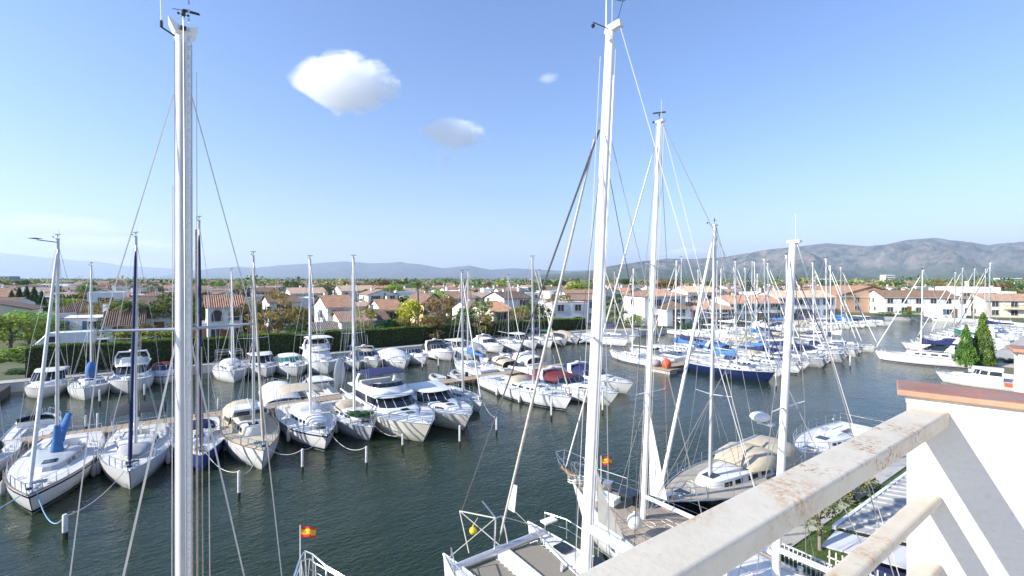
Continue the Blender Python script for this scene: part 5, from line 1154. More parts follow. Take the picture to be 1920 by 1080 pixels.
def win_meshes(w, h, arch=False):
    k = (round(w, 1), round(h, 1), arch)
    if k not in WM:
        if arch:
            o = [(-w / 2, -h / 2), (w / 2, -h / 2), (w / 2, h * .1)] + [(w / 2 * math.cos(q), h * .1 + w / 2 * math.sin(q)) for q in [math.pi * i / 8 for i in range(1, 8)]] + [(-w / 2, h * .1)]
            f = MB().loft([[(x * s, y, z * s) for x, z in o] for s, y in ((1.14, .0), (1.14, -.06), (.94, -.06), (.94, -.01))], ca=False, cb=False); p = MB().add([(x * .95, -.02, z * .95) for x, z in o], [tuple(range(len(o)))])
        else:
            f = MB(); t = .07
            for c, s in (((0, -.03, h / 2), (w + t * 2, .07, t)), ((0, -.05, -h / 2), (w + t * 3, .12, t)), ((-w / 2 - t / 2, -.03, 0), (t, .07, h - t)), ((w / 2 + t / 2, -.03, 0), (t, .07, h - t)), ((0, -.025, 0), (.05, .05, h - t))): f.box(c, s)
            p = MB().box((0, -.008, 0), (w, .012, h - t))
        WM[k] = (f.mesh('window', WINF), p.mesh('pane', PANE))
    return WM[k]
def add_window(t, x, y, z, w, h, rz=0.0, arch=False, pane=None, shut=None):
    f, p = win_meshes(w, h, arch); a = link('window', f, t, (x, y, z), rz); b = link('pane', p, a)
    if shut:
        sm = WM.setdefault(('shutter', round(w, 1), round(h, 1)), MB().box((0, 0, 0), (w * .46, .05, h + .1)).mesh('shutter', SHUTM['green']))
        for sg in (1, -1):
            o = link('shutter', sm, a, (sg * (w * .75 + .08), -.04, 0)); o.material_slots[0].link = 'OBJECT'; o.material_slots[0].material = SHUTM[shut]
    if pane: b.material_slots[0].link = 'OBJECT'; b.material_slots[0].material = pane
def roof_slopes(w, d, ze, rise, typ, ov, ribs, th=.12):
    """list of slope quads (eave0, eave1, ridge1, ridge0)"""
    a, b = w / 2 + ov, d / 2 + ov; lo = ze - ov * rise / (d / 2) * .6
    if typ == 'gable': S = [[(-a, -b, lo), (a, -b, lo), (a, 0, ze + rise), (-a, 0, ze + rise)], [(a, b, lo), (-a, b, lo), (-a, 0, ze + rise), (a, 0, ze + rise)]]
    elif typ == 'front': S = [[(-a, b, lo), (-a, -b, lo), (0, -b, ze + rise), (0, b, ze + rise)], [(a, -b, lo), (a, b, lo), (0, b, ze + rise), (0, -b, ze + rise)]]
    elif typ == 'hip':
        r = max(a - b, .15); S = [[(-a, -b, lo), (a, -b, lo), (r, 0, ze + rise), (-r, 0, ze + rise)], [(a, b, lo), (-a, b, lo), (-r, 0, ze + rise), (r, 0, ze + rise)], [(-a, b, lo), (-a, -b, lo), (-r, 0, ze + rise), (-r, 0, ze + rise)], [(a, -b, lo), (a, b, lo), (r, 0, ze + rise), (r, 0, ze + rise)]]
    else: S = [[(-a, -b, ze), (a, -b, ze), (a, b, ze + rise), (-a, b, ze + rise)]]
    m = MB()
    for q in S:
        q = [Vector(p) for p in q]; nr = (q[1] - q[0]).cross(q[2] - q[0]).normalized()
        if nr.z < 0: nr = -nr
        e = (q[1] - q[0]).length
        n = max(int(e / .26) * 4, 4) if ribs else 1; prev = None
        for i in range(n + 1):
            k = i / n; off = nr * (th + (.055 * math.sin(2 * math.pi * i / 4) if ribs else 0)); x = q[0].lerp(q[1], k)
            if typ == 'hip':
                r0, r1 = q[3], q[2]; u = (q[1] - q[0]).normalized(); rr = (r0 - q[0]).dot(u); r2 = (r1 - q[0]).dot(u); s = k * e
                f = min(1.0, s / max(rr, 1e-3) if rr > 0 else 1, (e - s) / max(e - r2, 1e-3)); up = ((r0 - q[0]) - u * rr); top = x + up * f
            else: top = q[3].lerp(q[2], k)
            cur = (x + off, top + off, x - nr * .0)
            if prev: m.add([prev[0], cur[0], cur[1], prev[1], prev[2], cur[2]], [(0, 1, 2, 3), (4, 5, 1, 0)])
            prev = cur
    return m
def house(label, p, w, d, ze, typ='gable', rise=1.5, wall='white', roof='terracotta', rz=0.0, floors=2, hero=False, group=None, arch=False, chim=True, seed=0, wins=True, pane=None, cat='house', name='house', side=-1):
    r = random.Random(seed or label); t = thing(name, label, cat, (p[0], p[1], LAND), rz, group); ze -= LAND
    b = MB(); a, c = w / 2, d / 2
    pts = [(-a, -c, -.1), (a, -c, -.1), (a, c, -.1), (-a, c, -.1), (-a, -c, ze), (a, -c, ze), (a, c, ze), (-a, c, ze)]
    F = [(0, 1, 5, 4), (1, 2, 6, 5), (2, 3, 7, 6), (3, 0, 4, 7)]
    if typ == 'gable': pts += [(-a, 0, ze + rise), (a, 0, ze + rise)]; F += [(4, 8, 7), (5, 6, 9)]
    elif typ == 'front': pts += [(0, -c, ze + rise), (0, c, ze + rise)]; F += [(4, 5, 8), (6, 7, 9)]
    else: F += [(4, 5, 6, 7)]
    b.add(pts, F).build('wall', WALLM[wall], t)
    if typ == 'flat':
        for (x, y, sx, sy) in ((0, -c + .1, w, .2), (0, c - .1, w, .2), (-a + .1, 0, .2, d - .4), (a - .1, 0, .2, d - .4)): MB().box((x, y, ze + .3), (sx + .02, sy + .02, .62)).build('parapet', WALLM[wall], t)
    else: roof_slopes(w, d, ze, rise, typ, .38, hero).build('roof', TILE[roof], t)
    if chim:
        q = MB(); x, y = r.uniform(-.3, .3) * w, r.uniform(.05, .25) * d; q.box((x, y, ze + rise * .6 + .5), (.55, .55, 1.4)); o = q.build('chimney', WALLM[wall], t); MB().box((x, y, ze + rise * .6 + 1.24), (.72, .72, .10)).build('chimney_cap', TILE['terracotta'], o)
    if wins:
        sh = r.choice(['green', 'wood', 'wood', 'blue', 'white', None]) if not arch else None
        fh = ze / floors; nw = max(1, int(w / 3.1)) if not arch else 2
        for f in range(floors):
            for i in range(nw):
                if r.random() < .12 and not hero: continue
                x = -a + w * (i + .5) / nw; add_window(t, x, -c - .004, fh * (f + .56), 1.25 if not arch else 1.35, 1.25 if not arch else 1.6, 0, arch and f == floors - 1, SHUT if r.random() < .4 else pane, sh)
            if d > 5: add_window(t, side * (a + .004), r.uniform(-.2, .1) * d, fh * (f + .56), 1.05, 1.1, rad(90 * side))
        if hero and floors == 2 and not arch and r.random() < .6:
            bw = min(w * .5, 3.6); bx = r.uniform(-.2, .2) * w; o = MB().box((bx, -c - .6, fh + .02), (bw, 1.2, .14)).build('balcony', WALLM[wall], t)
            g = MB(); g.box((bx, -c - 1.17, fh + .98), (bw, .05, .05))
            for q in range(int(bw / .22) + 1): g.box((bx - bw / 2 + q * .22, -c - 1.17, fh + .53), (.025, .025, .9))
            for sg in (1, -1): g.box((bx + sg * bw / 2, -c - .6, fh + .98), (.05, 1.14, .05))
            g.build('balcony_rail', WINF if r.random() < .5 else DARK, o)
        if hero:
            if typ != 'flat':
                g = MB(); x = r.uniform(-.3, .3) * w; g.tube([(x, .3, ze + rise * .8), (x, .3, ze + rise + 1.5)], .025, 4)
                for q in range(4): g.tube([(x - .35 + q * .06, .3, ze + rise + 1.1 + q * .12), (x + .35 - q * .06, .3, ze + rise + 1.1 + q * .12)], .014, 4)
                g.build('aerial', STEEL, t)
                MB().tube([(-a - .3, -c - .42, ze - .08), (a + .3, -c - .42, ze - .08)], .06, 6).build('gutter', WINF, t)
            o = MB().box((r.uniform(-.3, .3) * w, -c - .03, 1.05), (1.0, .08, 2.1)).build('door', WOODV, t); MB().ball((r.uniform(0, .01), -c - .09, 1.05), .05, 6, 4).build('handle', STEEL, o).location = (0, 0, 0)
    return t
OCC = []
def hero_q(label, x0, x1, ye, ze, depth, typ='gable', rise=1.5, **kw):
    P0 = W(x0, ye, ze); k = (x1 - 960) / FPX; d0 = P0.x * FW[0] + P0.y * FW[1]; l0 = P0.x * RT[0] + P0.y * RT[1]
    s = (k * d0 - l0) / (RT[0] - k * FW[0]); OCC.append((P0.x + s / 2, P0.y + depth / 2, max(s, depth) * .62))
    return house(label, (P0.x + s / 2, P0.y + depth / 2), s, depth, ze, typ, rise, hero=True, **kw)
def hero_c(label, px, d, w, depth, ze, rz, typ='gable', rise=1.5, **kw):
    p = D(px, d); OCC.append((p.x, p.y, max(w, depth) * .62)); return house(label, p, w, depth, ze, typ, rise, rz=rad(rz), hero=True, **kw)
hero_q('single storey white house with a wide tiled hip roof beyond the hedge', 97, 194, 586, 3.9, 8, 'hip', 1.7, roof='brown', floors=1, chim=False, side=1, wins=False)
hero_q('bright white flat roofed house behind the date palm', 163, 232, 554, 6.3, 9, 'flat', floors=2, side=1)
hero_q('low white house with a dark brown tiled roof below the date palm', 195, 268, 611, 2.9, 8, 'gable', 1.9, roof='brown', floors=1, side=1)
hero_q('grey white two storey house with a dark upper window right of the date palm', 266, 318, 556, 6.0, 8, 'hip', .9, wall='grey', roof='terracotta', side=1)
hero_q('low white house with a greyish tiled roof in front of the grey one', 270, 324, 597, 3.6, 6, 'gable', 1.5, roof='grey', floors=1, side=1)
hero_q('white two storey house with two arched upper windows and striped orange roof', 390, 455, 577, 6.0, 7, 'gable', 1.5, roof='orange', arch=True, chim=False, pane=SHUT)
hero_q('small grey blue annex left of the arched window house, above the hedge', 368, 396, 614, 3.1, 4, 'flat', floors=1, wall='grey', chim=False)
hero_q('white house half hidden by the brown leaved tree above the hedge', 505, 560, 568, 5.4, 9, 'gable', 1.2, roof='brown')
hero_q('two storey white house with terracotta roof and bright gable end', 614, 664, 577, 5.7, 8, 'gable', 1.6, roof='orange')
hero_q('lower white wing with terracotta roof beside the bright gable house', 640, 702, 604, 3.9, 6, 'gable', 1.2, roof='terracotta', chim=False)
hero_q('white garage with grey sloping roof left of the lower wing', 590, 634, 624, 2.6, 5, 'gable', 1.1, roof='grey', floors=1, chim=False)
hero_q('white house with dark shuttered window and clean orange roof left of the yellow tree', 717, 756, 582, 5.0, 7, 'gable', 1.5, roof='orange', pane=SHUT)
hero_q('white house with low brown roof beneath the shuttered one', 690, 728, 601, 3.8, 6, 'gable', 1.3, roof='brown', floors=1)
hero_q('yellow ochre house right of the yellow tree', 796, 832, 570, 5.4, 8, 'front', 1.7, wall='yellow', roof='terracotta')
hero_q('cream house with terracotta roof behind the right half of the hedge', 925, 962, 585, 4.3, 8, 'gable', 1.4, wall='cream', roof='orange')
hero_q('white house with pale gable above the hedge, far from the quay', 640, 704, 546, 6.0, 10, 'gable', 1.6, roof='pale')
hero_q('white house with wide pale roof behind the brown leaved tree', 546, 612, 551, 6.0, 10, 'gable', 1.4, roof='pale')
hero_c('white two storey villa by the water, left of the three right bank villas', 1226, 94, 9, 8, 6.6, -20, 'hip', 1.3, roof='terracotta')
hero_c('white turret wing of the waterside villa', 1258, 90, 5, 5, 4.4, -20, 'hip', 1.2, roof='brown')
hero_c('white villa with broad low brown roof right of the turret wing', 1313, 95, 10, 8, 4.0, -20, 'hip', 1.5, roof='terracotta')
hero_c('white upper house rising behind the broad brown roofed villa', 1300, 108, 8, 7, 6.9, -20, 'gable', 1.2, roof='pale')
hero_c('long white house with pale orange roof on the right bank', 1392, 104, 13, 8, 4.7, -22, 'gable', 1.5, roof='orange')
hero_c('white row house with pinkish roof behind the boats on the right bank', 1488, 112, 15, 8, 5.6, -25, 'gable', 1.4, roof='pale')
hero_c('big orange rendered building with sloping tiled roof at the channel end', 1602, 134, 18, 14, 5.2, -40, 'front', 2.6, wall='orange', roof='orange', floors=2, chim=False)
hero_c('long white two storey building with brown roof across the channel end', 1716, 123, 19, 9, 5.2, -48, 'gable', 1.6, roof='brown')
hero_c('white modern house with flat roof at the channel end', 1812, 121, 9, 9, 7.2, -52, 'flat', floors=2)
hero_c('white cube like annex beside the flat roofed modern house', 1856, 124, 7, 7, 6.0, -52, 'flat', floors=2)
hero_c('cream house with terracotta roof at the right photo edge', 1895, 114, 14, 9, 4.8, -54, 'gable', 1.4, wall='cream', roof='terracotta')
hero_c('white garden house behind the channel end quay', 1770, 112, 6, 4, 3.2, -50, 'flat', floors=1, chim=False)
# the town behind
def visible(x, y, m=40):
    d = x * FW[0] + y * FW[1]; l = x * RT[0] + y * RT[1]; return d > 60 and abs(l) < d * 1.09 + 10, d, l
def on_land(x, y):
    if x > 156: return y > -40
    sh = 66 if x < 58 else np.interp(x, [58, 66, 95, 124, 146], [68, 64, 58, 54, 48])
    return y > sh
SECT = ['at the far left', 'left of centre', 'in the centre', 'right of centre', 'at the far right']
cand = []
r = random.Random(77)
v = 72
while v < 360:
    u = -340
    while u < 470:
        x, y = u + r.uniform(-2, 2), v + r.uniform(-2, 2); ok, d, l = visible(x, y)
        if ok and on_land(x, y) and d < 330 and r.random() < .86: cand.append((d, x, y, l))
        u += r.uniform(9.8, 13)
    v += r.choice([11, 12, 17])
cand += [(0, x, y, 0) for x, y in ((163, -6), (178, 8), (176, 26), (192, -2))]
cand = [c for c in cand if all((c[1] - a) ** 2 + (c[2] - b) ** 2 > (k + 6) ** 2 for a, b, k in OCC)]
cand.sort(); cand = cand[:268]
DEPTHN = lambda d: 'front row' if d < 115 else 'middle row' if d < 190 else 'back row'
WHERE = [(90, 'at the left edge'), (200, 'beyond hipped roof house'), (330, 'beyond the date palm'), (480, 'beyond the arched house'), (600, 'beyond the brown tree'), (720, 'beyond the bright gable'), (860, 'beyond the yellow tree'), (1000, 'beyond the cream house'), (1110, 'left of catamaran mast'), (1230, 'right of catamaran mast'), (1340, 'beyond the turret villa'), (1490, 'left of mizzen mast'), (1640, 'beyond the orange building'), (9999, 'beyond the channel')]
def where(px): return next(t for k, t in WHERE if px < k)
for i, (d, x, y, l) in enumerate(cand):
    q = random.Random(i * 17 + 3); typ = q.choice(['gable', 'gable', 'front', 'hip', 'gable', 'flat']); wl = q.choice(['white'] * 7 + ['cream', 'grey']); rf = q.choice(['terracotta', 'orange', 'terracotta', 'pale', 'brown']); fl = q.choice([1, 2, 2]); sec = SECT[min(4, max(0, int((l / max(d, 1) + 1.1) / 2.2 * 5)))]
    lab = f"{wl} {'one' if fl == 1 else 'two'} storey house, {'flat roof' if typ == 'flat' else rf + (' hipped' if typ == 'hip' else ' gable') + ' roof'}, {DEPTHN(d)} {where(960 + l / max(d, 1) * FPX) if d else 'beyond the near right bank'}"
    w, dp = q.uniform(6.5, 10), q.uniform(6, 8.5); OCC.append((x, y, w * .5))
    house(lab, (x, y), w, dp, LAND + (2.4 if fl == 1 else 4.2) + q.uniform(0, .5), typ, q.uniform(.9, 1.4), wall=wl, roof=rf, rz=rad(q.choice([0, 0, 0, 90, -90, -20])), floors=fl, group='houses of the town beyond the quays', seed=i + 1, chim=d < 240 and q.random() < .7, wins=d < 230, side=1 if l < -d * .7 else -1)

# ---------------------------------------------------------------- trees in the gardens and the town
for i, (px, yt, d, wpx) in enumerate([(22, 545, 98, 30), (36, 539, 98, 26), (50, 537, 98, 26), (64, 538, 98, 26), (78, 545, 98, 26)]):
    p = D(px, d, LAND); z = 10 - (yt - HY) * d / FPX - LAND; tree('cypress_tree', 'dark dense conifer in the clump behind the white motorhome', p, z, z * .75, 'dark conifers at the left edge', 'dark')
for a in [('broad_tree', 'big pale green tree at the left photo edge above the dock', 18, 590, 60, 110, None, 'lime'), ('broad_tree', 'leafy green tree over the nose of the white van', 55, 583, 66, 100, None, 'lime'), ('broad_tree', 'green tree left of the tiled hip roof house', 92, 600, 70, 60, None, 'olive'),
          ('lime_tree', 'light green tree behind the tiled hip roof house', 128, 558, 104, 70), ('rust_tree', 'brownish tree behind the tiled hip roof house, left of the flat white house', 160, 548, 110, 60), ('pine_tree', 'round green pine right of the date palm', 318, 548, 78, 66, None, 'green'), ('yellow_tree', 'bright yellow autumn tree behind the hedge', 768, 560, 72, 62),
          ('brown_tree', 'brown leaved tree left of the bright gable house, by the hedge', 522, 540, 70, 66), ('brown_tree', 'brown tree whose trunk rises over the hedge beside the furled motorsailer jib', 505, 580, 66, 70), ('olive_tree', 'grey green tree between the brown trees and garage', 560, 572, 68, 56, None, 'rust'), ('brown_tree', 'small thin tree in front of the lower terracotta wing', 684, 573, 65, 56, None, 'rust'),
          ('brown_tree', 'rust coloured tree right of the yellow tree', 822, 556, 73, 66), ('rust_tree', 'rust brown tree under the yellow tree', 752, 595, 67, 50), ('rust_tree', 'low rust brown tree before the yellow ochre house', 806, 592, 68, 56), ('olive_tree', 'silvery green tree right of the yellow ochre house', 900, 560, 74, 60), ('broad_tree', 'green tree behind the right half of the hedge', 870, 575, 73, 50),
          ('dark_tree', 'dark green shrub tree over the hedge left of the yellow tree', 722, 598, 66, 52), ('broad_tree', 'tall green tree against the middle mountains', 1080, 528, 150, 60, None, 'lime'), ('broad_tree', 'tall green tree beside the catamaran mast, far in the town', 1112, 531, 165, 70), ('rust_tree', 'tall rust brown tree right of the ketch main mast', 1252, 522, 175, 56), ('brown_tree', 'brown tree left of the catamaran mast over the far boats', 1052, 550, 92, 62, None, 'rust'),
          ('dark_tree', 'dark tree left of the jib of the catamaran', 1020, 575, 84, 40), ('olive_tree', 'grey green tree behind the far quay end', 1150, 570, 90, 50), ('lime_tree', 'light green tree before the waterside villa', 1190, 590, 88, 40), ('broad_tree', 'green tree between the villas and the row house', 1452, 580, 108, 60), ('broad_tree', 'green tree before the long white channel end building', 1705, 582, 112, 40), ('dark_tree', 'dark tree left of the long white channel end building', 1660, 585, 115, 34),
          ('rust_tree', 'tall brownish tree behind the channel end houses', 1865, 530, 150, 50), ('rust_tree', 'brown treetop right of the orange building', 1640, 535, 190, 50), ('rust_tree', 'rust brown tree left of the bright gable house cluster, tight behind the hedge', 470, 562, 67, 56), ('dark_tree', 'dark rounded tree tight behind the hedge left of the garage', 556, 605, 65, 44), ('rust_tree', 'rust brown tree before the cream house over the hedge', 905, 590, 72, 46), ('rust_tree', 'rust brown tree right of the cream house over the hedge', 975, 572, 80, 48),
          ('broad_tree', 'green tree left of the catamaran furled jib over the hedge', 1000, 565, 84, 48), ('broad_tree', 'green garden tree left of the arched window house', 352, 575, 72, 60), ('rust_tree', 'low brown tree behind the hedge below the date palm', 262, 606, 66, 60), ('dark_tree', 'dark green garden tree right of the tiled hip roof house', 205, 590, 74, 46), ('rust_tree', 'brown garden tree right of the arched window house', 474, 588, 72, 44)]: tree_px(*a)
tree('cypress_tree', 'taller bright green cypress of the pair on the right bank', (69.6, 11.6, LAND), 5.6, 3.7); tree('cypress_tree', 'shorter bright green cypress of the pair on the right bank', (68.0, 12.6, LAND), 4.3, 3.2)
q = tree('brown_tree', 'small sparse olive green tree on the lawn below the railing', (17.7, 6.9, LAND), 2.5, 2.3, leaf='olive'); tree('bush', 'flowering pale shrub beside the shed roof', (22.8, 7.6, LAND), 1.2, 1.8, leaf='olive')
p = D(241, 76, LAND); palm('date palm with a wide crown in front of the white houses', p, 4.6, 3.1, 44, 3)
p = D(783, 84, LAND); palm('tall thin fan palm rising over the yellow tree', p, 8.2, 1.5, 34, 5)
p = D(800, 120, LAND); palm('palm far in the town right of the tall thin palm', p, 6.6, 2.0, 30, 6)
p = D(1590, 128, LAND); palm('palm before the big orange building', p, 4.6, 1.9, 26, 8)
r = random.Random(5)
for px, yt, d, w in [(240, 618, 66, 60), (300, 616, 66, 60), (335, 620, 66, 50), (215, 648, 63.5, 40), (285, 650, 61.5, 50), (130, 640, 62, 60), (370, 640, 64, 40), (450, 638, 66, 40), (20, 650, 52, 60), (48, 690, 46, 50), (1225, 612, 86, 40), (1265, 610, 87, 50), (1300, 604, 88, 50), (1365, 596, 96, 60), (1410, 590, 102, 60), (1475, 585, 108, 50), (1870, 672, 52, 60), (1895, 668, 56, 60), (1765, 590, 112, 30)]:
    tree_px('bush', 'green garden shrub ' + ('behind the hedge' if px < 500 and yt < 655 else 'by the left dock' if px < 500 else 'on the right bank'), px, yt, d, w, 'shrubs along the quays', r.choice(['green', 'olive', 'lime', 'dark']))
cand = []
while len(cand) < 225:
    d = 76 + 240 * r.random(); l = r.uniform(-1.1, 1.1) * d; x, y = d * FW[0] + l * RT[0], d * FW[1] + l * RT[1]
    if (on_land(x, y) or (x > 150 and y > 0)) and all((x - a) ** 2 + (y - b) ** 2 > (k + .8) ** 2 for a, b, k in OCC): cand.append((d, x, y, l)); OCC.append((x, y, 1.5))
NT = {'broad_tree': 'green tree', 'dark_tree': 'dark green tree', 'rust_tree': 'rust brown tree', 'olive_tree': 'grey green tree', 'pine_tree': 'dark flat topped pine', 'lime_tree': 'light green tree', 'cypress_tree': 'slim cypress tree', 'brown_tree': 'thin brown leaved tree'}
for d, x, y, l in sorted(cand):
    k = r.choice(['broad_tree', 'broad_tree', 'dark_tree', 'dark_tree', 'rust_tree', 'rust_tree', 'olive_tree', 'pine_tree', 'pine_tree', 'lime_tree', 'cypress_tree', 'brown_tree']); hh = r.uniform(3.4, 6.4) * (1 + .22 * (d > 150)) + (1.2 if d > 230 else 0)
    tree(k, f'{NT[k]} in town, {DEPTHN(d)} {where(960 + l / d * FPX)}', (x, y, LAND), hh, hh * (r.uniform(.85, 1.2) if k != 'cypress_tree' else .7), 'trees of the town')
def far_field():
    """woods and houses so far off that they read as one mass"""
    n = 3000; d = 270 + 3700 * rng.uniform(0, 1, n) ** 1.7; l = rng.uniform(-1.15, 1.15, n) * d; hh = rng.uniform(4, 9.5, n) * np.where(rng.uniform(0, 1, n) > .93, 1.35, 1) * np.where(d > 800, 1.15, 1)
    k = 46; q = rng.normal(0, 1, (n, k, 3)); q /= np.linalg.norm(q, axis=2, keepdims=True); q *= rng.uniform(.5, 1, (n, k, 1)); wd = (hh * rng.uniform(.5, 1.0, n))[:, None]
    X = (d * FW[0] + l * RT[0])[:, None] + q[:, :, 0] * wd; Y = (d * FW[1] + l * RT[1])[:, None] + q[:, :, 1] * wd; Z = LAND + hh[:, None] * (.55 + .45 * q[:, :, 2])
    P = np.stack([X, Y, Z], -1)
    for i, (nm, m) in enumerate((('far_woods', 'dark'), ('far_woods', 'green'), ('far_woods', 'rust'))):
        sel = np.arange(n) % 5; sel = (sel < 2) if i == 0 else (sel == 2) | (sel == 3) if i == 1 else sel == 4
        V, F = leaves(P[sel].reshape(-1, 3), 1.0, 20 + i); tag(link(nm, mesh_np(nm, V, F, LM[m])), kind='stuff')
    b = MB(); rf = MB(); r = random.Random(9)
    for _ in range(1500):
        d = 262 + 900 * r.random() ** 1.4; l = r.uniform(-1.12, 1.12) * d; x, y = d * FW[0] + l * RT[0], d * FW[1] + l * RT[1]; w, dp, h = r.uniform(7, 13), r.uniform(7, 10), r.uniform(2.8, 5); a = r.uniform(-.6, .6)
        if r.random() < .06: w, h = w * 2.2, h * 1.25
        b.box((x, y, LAND + h / 2), (w, dp, h), a)
        if r.random() < .75:
            ca, sa = math.cos(a), math.sin(a); L = lambda u, v, z: (x + u * ca - v * sa, y + u * sa + v * ca, LAND + z); u, v = w / 2 + .3, dp / 2 + .3
            rf.add([L(-u, -v, h), L(u, -v, h), L(u, v, h), L(-u, v, h), L(-u, 0, h + 1.5), L(u, 0, h + 1.5)], [(0, 1, 5, 4), (2, 3, 4, 5), (1, 2, 5), (3, 0, 4)])
    tag(b.build('far_houses', WALLM['white']), kind='stuff'); tag(rf.build('far_roofs', TILE['terracotta']), kind='stuff')
far_field()
def block(label, px, d, w, dp, h, wall, floors):
    t = thing('apartment_block', label, 'building', D(px, d, LAND), rad(-35)); MB().box((0, 0, h / 2), (w, dp, h)).build('wall', wall, t); MB().box((0, 0, h + .4), (w * .96, dp * .96, .8)).build('roof_parapet', wall, t)
    for f in range(floors): MB().box((0, -dp / 2 - .1, h * (f + .55) / floors), (w * .92, .3, h / floors * .4)).build('window_band', PANE, t)
    return t
block('wide blue grey block on the horizon at the left photo edge', 5, 900, 46, 20, 12.5, pm('cladding_blue', (.10, .16, .26), .5), 3)
block('white block on the horizon in front of the right mountains', 1664, 900, 18, 14, 15, WALLM['white'], 4)
block('low white block on the horizon right of the mizzen mast', 1540, 800, 30, 14, 8, WALLM['white'], 2)
block('low white blocks row at the mountain foot on the right', 1890, 1000, 50, 14, 9, WALLM['white'], 2)

# ---------------------------------------------------------------- vehicles behind the hedge
TYRE = pm('tyre_rubber', (.02, .02, .02), .9); PAINT = pm('van_paint', (.74, .75, .76), .25, var=.04)
def van(label, p, rz, L=5.6, H=2.5, Wd=2.0, nose=.22, name='van', cat='van', paint=None, low=False):
    t = thing(name, label, cat, (p[0], p[1], LAND), rz); paint = paint or PAINT; m = MB(); nl = L * nose
    prof = [(-L / 2, .35), (-L / 2, H * .9), (-L / 2 + .12, H), (L / 2 - nl * 1.7, H), (L / 2 - nl * .9, H * .52), (L / 2 - .1, H * .42), (L / 2, H * .3), (L / 2, .35)] if not low else [(-L / 2, .35), (-L / 2, H * .58), (-L / 2 + .5, H * .64), (-L / 2 + 1.0, H), (L * .12, H), (L * .26, H * .64), (L / 2 - .1, H * .55), (L / 2, H * .4), (L / 2, .35)]
    rings = [[(x, y * k, z) for x, z in prof] for y, k in ((-Wd / 2, 1), (Wd / 2, 1))]; bev(m.loft(rings).build('body', paint, t), .06)
    for x in (-L * .3, L * .32):
        for sg in (1, -1):
            w = MB().tube([(x, sg * (Wd / 2 - .2), .33), (x, sg * (Wd / 2 + .01), .33)], .33, 14).build('wheel', TYRE, t); MB().tube([(x, sg * (Wd / 2 - .1), .33), (x, sg * (Wd / 2 + .025), .33)], .19, 10).build('rim', STEEL, w)
    xa, xb, z0, z1 = (L / 2 - nl * 1.62, L / 2 - nl * .98, H * .93, H * .56) if not low else (L * .13, L * .25, H * .96, H * .67)
    MB().plate([(xa, -Wd * .42, z0 + .02), (xb, -Wd * .45, z1 + .02), (xb, Wd * .45, z1 + .02), (xa, Wd * .42, z0 + .02)], .03).build('windscreen', GLASSD, t)
    for sg in (1, -1):
        MB().box(((xa - .75) if not low else -.2, sg * (Wd / 2 + .004), H * .72 if not low else H * .8), (1.0 if not low else 1.9, .02, H * .26), 0).build('side_window', GLASSD, t)
        MB().box((L / 2 - .02, sg * Wd * .36, H * .36), (.08, .3, .16)).build('headlight', GRP, t)
    return t
p = D(112, 56.5); van('long white van parked behind the left end of the hedge', p, rad(180 - 8), 6.4, 2.75, 2.1)
p = D(97, 84); v = van('white motorhome parked under the dark conifers at the left', p, rad(185), 6.8, 3.0, 2.2, .16, 'motorhome', 'motorhome')
p = D(183, 59.5); van('silver car parked behind the hedge left of the near mast', p, rad(178), 4.3, 1.55, 1.75, low=True, name='parked_car', cat='car', paint=pm('car_silver', (.55, .57, .58), .25, metal=.3))

# dock and low walls at the far left
t = thing('slipway_dock', 'dark low dock with a brick pier at the far left edge', 'dock', (-14.5, 50, 0))
MB().box((0, 0, .3), (5.5, 16, 1.0)).build('deck', pm('asphalt', (.06, .06, .065), .9, var=.2), t)
MB().box((-1.2, 6, 1.4), (.5, 3, 1.2)).build('brick_pier', TILE['terracotta'], t)
t = thing('dock_head', 'low wooden dock head with an orange buoy at the near end of second pontoon', 'dock', (42.2, 31.6, 0))
MB().box((0, 0, .45), (1.6, 3.2, .12)).build('deck', PLANK, t); MB().box((0, 0, .2), (1.2, 2.8, .4)).build('float', QUAYM, t); MB().ball((-.1, .8, .85), (.7, .6, .4), 10, 6).build('tarpaulin', C['grey'], t, smooth=60)
t = thing('buoy', 'big orange red buoy on the dock head of the second pontoon', 'buoy', (42.0, 30.9, .5))
MB().ball((0, 0, .5), (.5, .5, .52), 14, 10).build('ball', ORANGE, t, smooth=60); MB().lathe([(.08, 1.0), (.1, 1.08), (.05, 1.12)], n=8).build('eye', ORANGE, t)

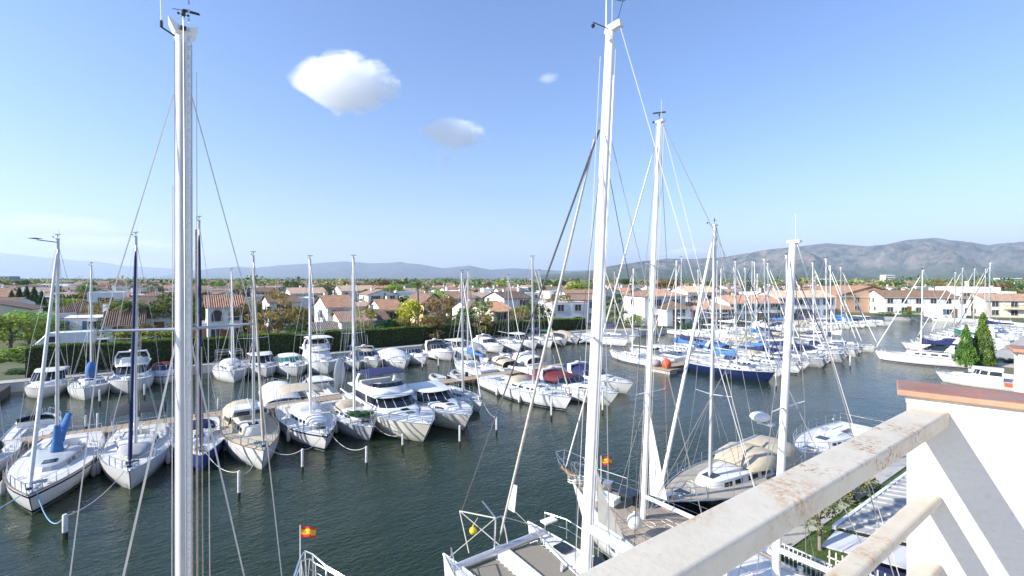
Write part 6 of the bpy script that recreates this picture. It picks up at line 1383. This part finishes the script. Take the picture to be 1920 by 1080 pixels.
# ---------------------------------------------------------------- clouds
def cloud(label, c, size, rz, seed, dens, thr=.30, tail=.0):
    m = bpy.data.materials.new('cloud_vapour'); m.use_nodes = True; n = m.node_tree.nodes; l = m.node_tree.links; n.remove(n['Principled BSDF'])
    v = n.new('ShaderNodeVolumePrincipled'); v.inputs['Color'].default_value = (1, 1, 1, 1); v.inputs['Anisotropy'].default_value = 0
    tc = n.new('ShaderNodeTexCoord'); no = n.new('ShaderNodeTexNoise'); no.inputs['Scale'].default_value = 2.9; no.inputs['Detail'].default_value = 9; no.inputs['Roughness'].default_value = .66
    mp = n.new('ShaderNodeMapping'); mp.inputs['Location'].default_value = (seed, seed * .7, 0); l.new(tc.outputs['Object'], mp.inputs['Vector']); l.new(mp.outputs[0], no.inputs['Vector'])
    sx = n.new('ShaderNodeSeparateXYZ'); l.new(tc.outputs['Object'], sx.inputs[0])
    pr = n.new('ShaderNodeMapRange'); pr.interpolation_type = 'SMOOTHSTEP'
    for k, q in zip((1, 2, 3, 4), (-1.25, -.05, .02, 1.0)): pr.inputs[k].default_value = q
    l.new(sx.outputs['X'], pr.inputs[0])
    dv = n.new('ShaderNodeMath'); dv.operation = 'DIVIDE'; l.new(sx.outputs['Z'], dv.inputs[0]); l.new(pr.outputs[0], dv.inputs[1])
    cb = n.new('ShaderNodeCombineXYZ'); l.new(sx.outputs['X'], cb.inputs[0]); l.new(sx.outputs['Y'], cb.inputs[1]); l.new(dv.outputs[0], cb.inputs[2])
    ln = n.new('ShaderNodeVectorMath'); ln.operation = 'LENGTH'; l.new(cb.outputs[0], ln.inputs[0])
    am = n.new('ShaderNodeMapRange')
    for k, q in zip((1, 2, 3, 4), (-.5, .8, .3, 2.3)): am.inputs[k].default_value = q
    l.new(sx.outputs['X'], am.inputs[0])
    nz = n.new('ShaderNodeMath'); nz.operation = 'SUBTRACT'; nz.inputs[1].default_value = .5; l.new(no.outputs['Fac'], nz.inputs[0])
    a = n.new('ShaderNodeMath'); a.operation = 'MULTIPLY_ADD'; l.new(nz.outputs[0], a.inputs[0]); l.new(am.outputs[0], a.inputs[1])
    iv = n.new('ShaderNodeMath'); iv.operation = 'SUBTRACT'; iv.inputs[0].default_value = .86; l.new(ln.outputs['Value'], iv.inputs[1]); l.new(iv.outputs[0], a.inputs[2])
    d = n.new('ShaderNodeMapRange'); d.inputs[1].default_value = 0; d.inputs[2].default_value = thr; d.inputs[3].default_value = 0; d.inputs[4].default_value = dens; l.new(a.outputs[0], d.inputs[0])
    l.new(d.outputs[0], v.inputs['Density']); l.new(v.outputs[0], n['Material Output'].inputs['Volume'])
    b = MB().ball((0, 0, 0), 1.0, 24, 14).build('cloud', m, None); b.location = c; b.scale = size; b.rotation_euler = (0, rad(rz), -AZ)
    return tag(b, label, 'cloud')
def cl(label, x0, x1, y0, y1, dep, **k):
    c = D((x0 + x1) / 2, dep, 10 - ((y0 + y1) / 2 - HY) * dep / FPX); s = dep / FPX; return cloud(label, c, ((x1 - x0) / 2 * s, (x1 - x0) / 2 * s * .8, (y1 - y0) / 2 * s), **k)
cl('large bright lens shaped cloud high left of the catamaran mast', 526, 752, 100, 216, 5200, rz=0, seed=3.1, dens=.0075, thr=.26)
cl('tiny faint cloud wisp between the big cloud and the catamaran mast', 1002, 1052, 136, 158, 5600, rz=-6, seed=1.7, dens=.006, thr=.8)
cl('faint cloud scrap below the smaller cloud', 806, 862, 276, 326, 5600, rz=-20, seed=5.2, dens=.004, thr=.9)
cl('thin low cloud bank over the far left mountains', -120, 250, 404, 446, 30000, rz=-2, seed=2.2, dens=.0006, thr=1.0)
cl('low whitish cloud bank resting on the left mountain crest', 30, 420, 440, 489, 30000, rz=2, seed=6.4, dens=.0010, thr=1.0)
cl('low white cloud peeping over the ridge right of the ketch mast', 1225, 1345, 462, 489, 30000, rz=0, seed=7.7, dens=.003, thr=.6)
cl('smaller pale cloud below and right of the large one', 772, 916, 218, 284, 5600, rz=4, seed=8.3, dens=.0065, thr=.3)

# ---------------------------------------------------------------- tell look-alikes apart by their order across the view
bpy.context.view_layer.update()
same = {}
for o in SC.objects:
    if o.parent is None and o.get('label'): same.setdefault(o['label'], []).append(o)
for lab, os_ in same.items():
    if 1 < len(os_) <= 14 and len(lab.split()) <= 13:
        px = lambda o: (o.location.x * RT[0] + o.location.y * RT[1]) / max(o.location.x * FW[0] + o.location.y * FW[1], .1)
        for i, o in enumerate(sorted(os_, key=px)):
            o['label'] = lab + (', leftmost' if i == 0 else ', rightmost' if i == len(os_) - 1 else f', {ORD[i]} from left')
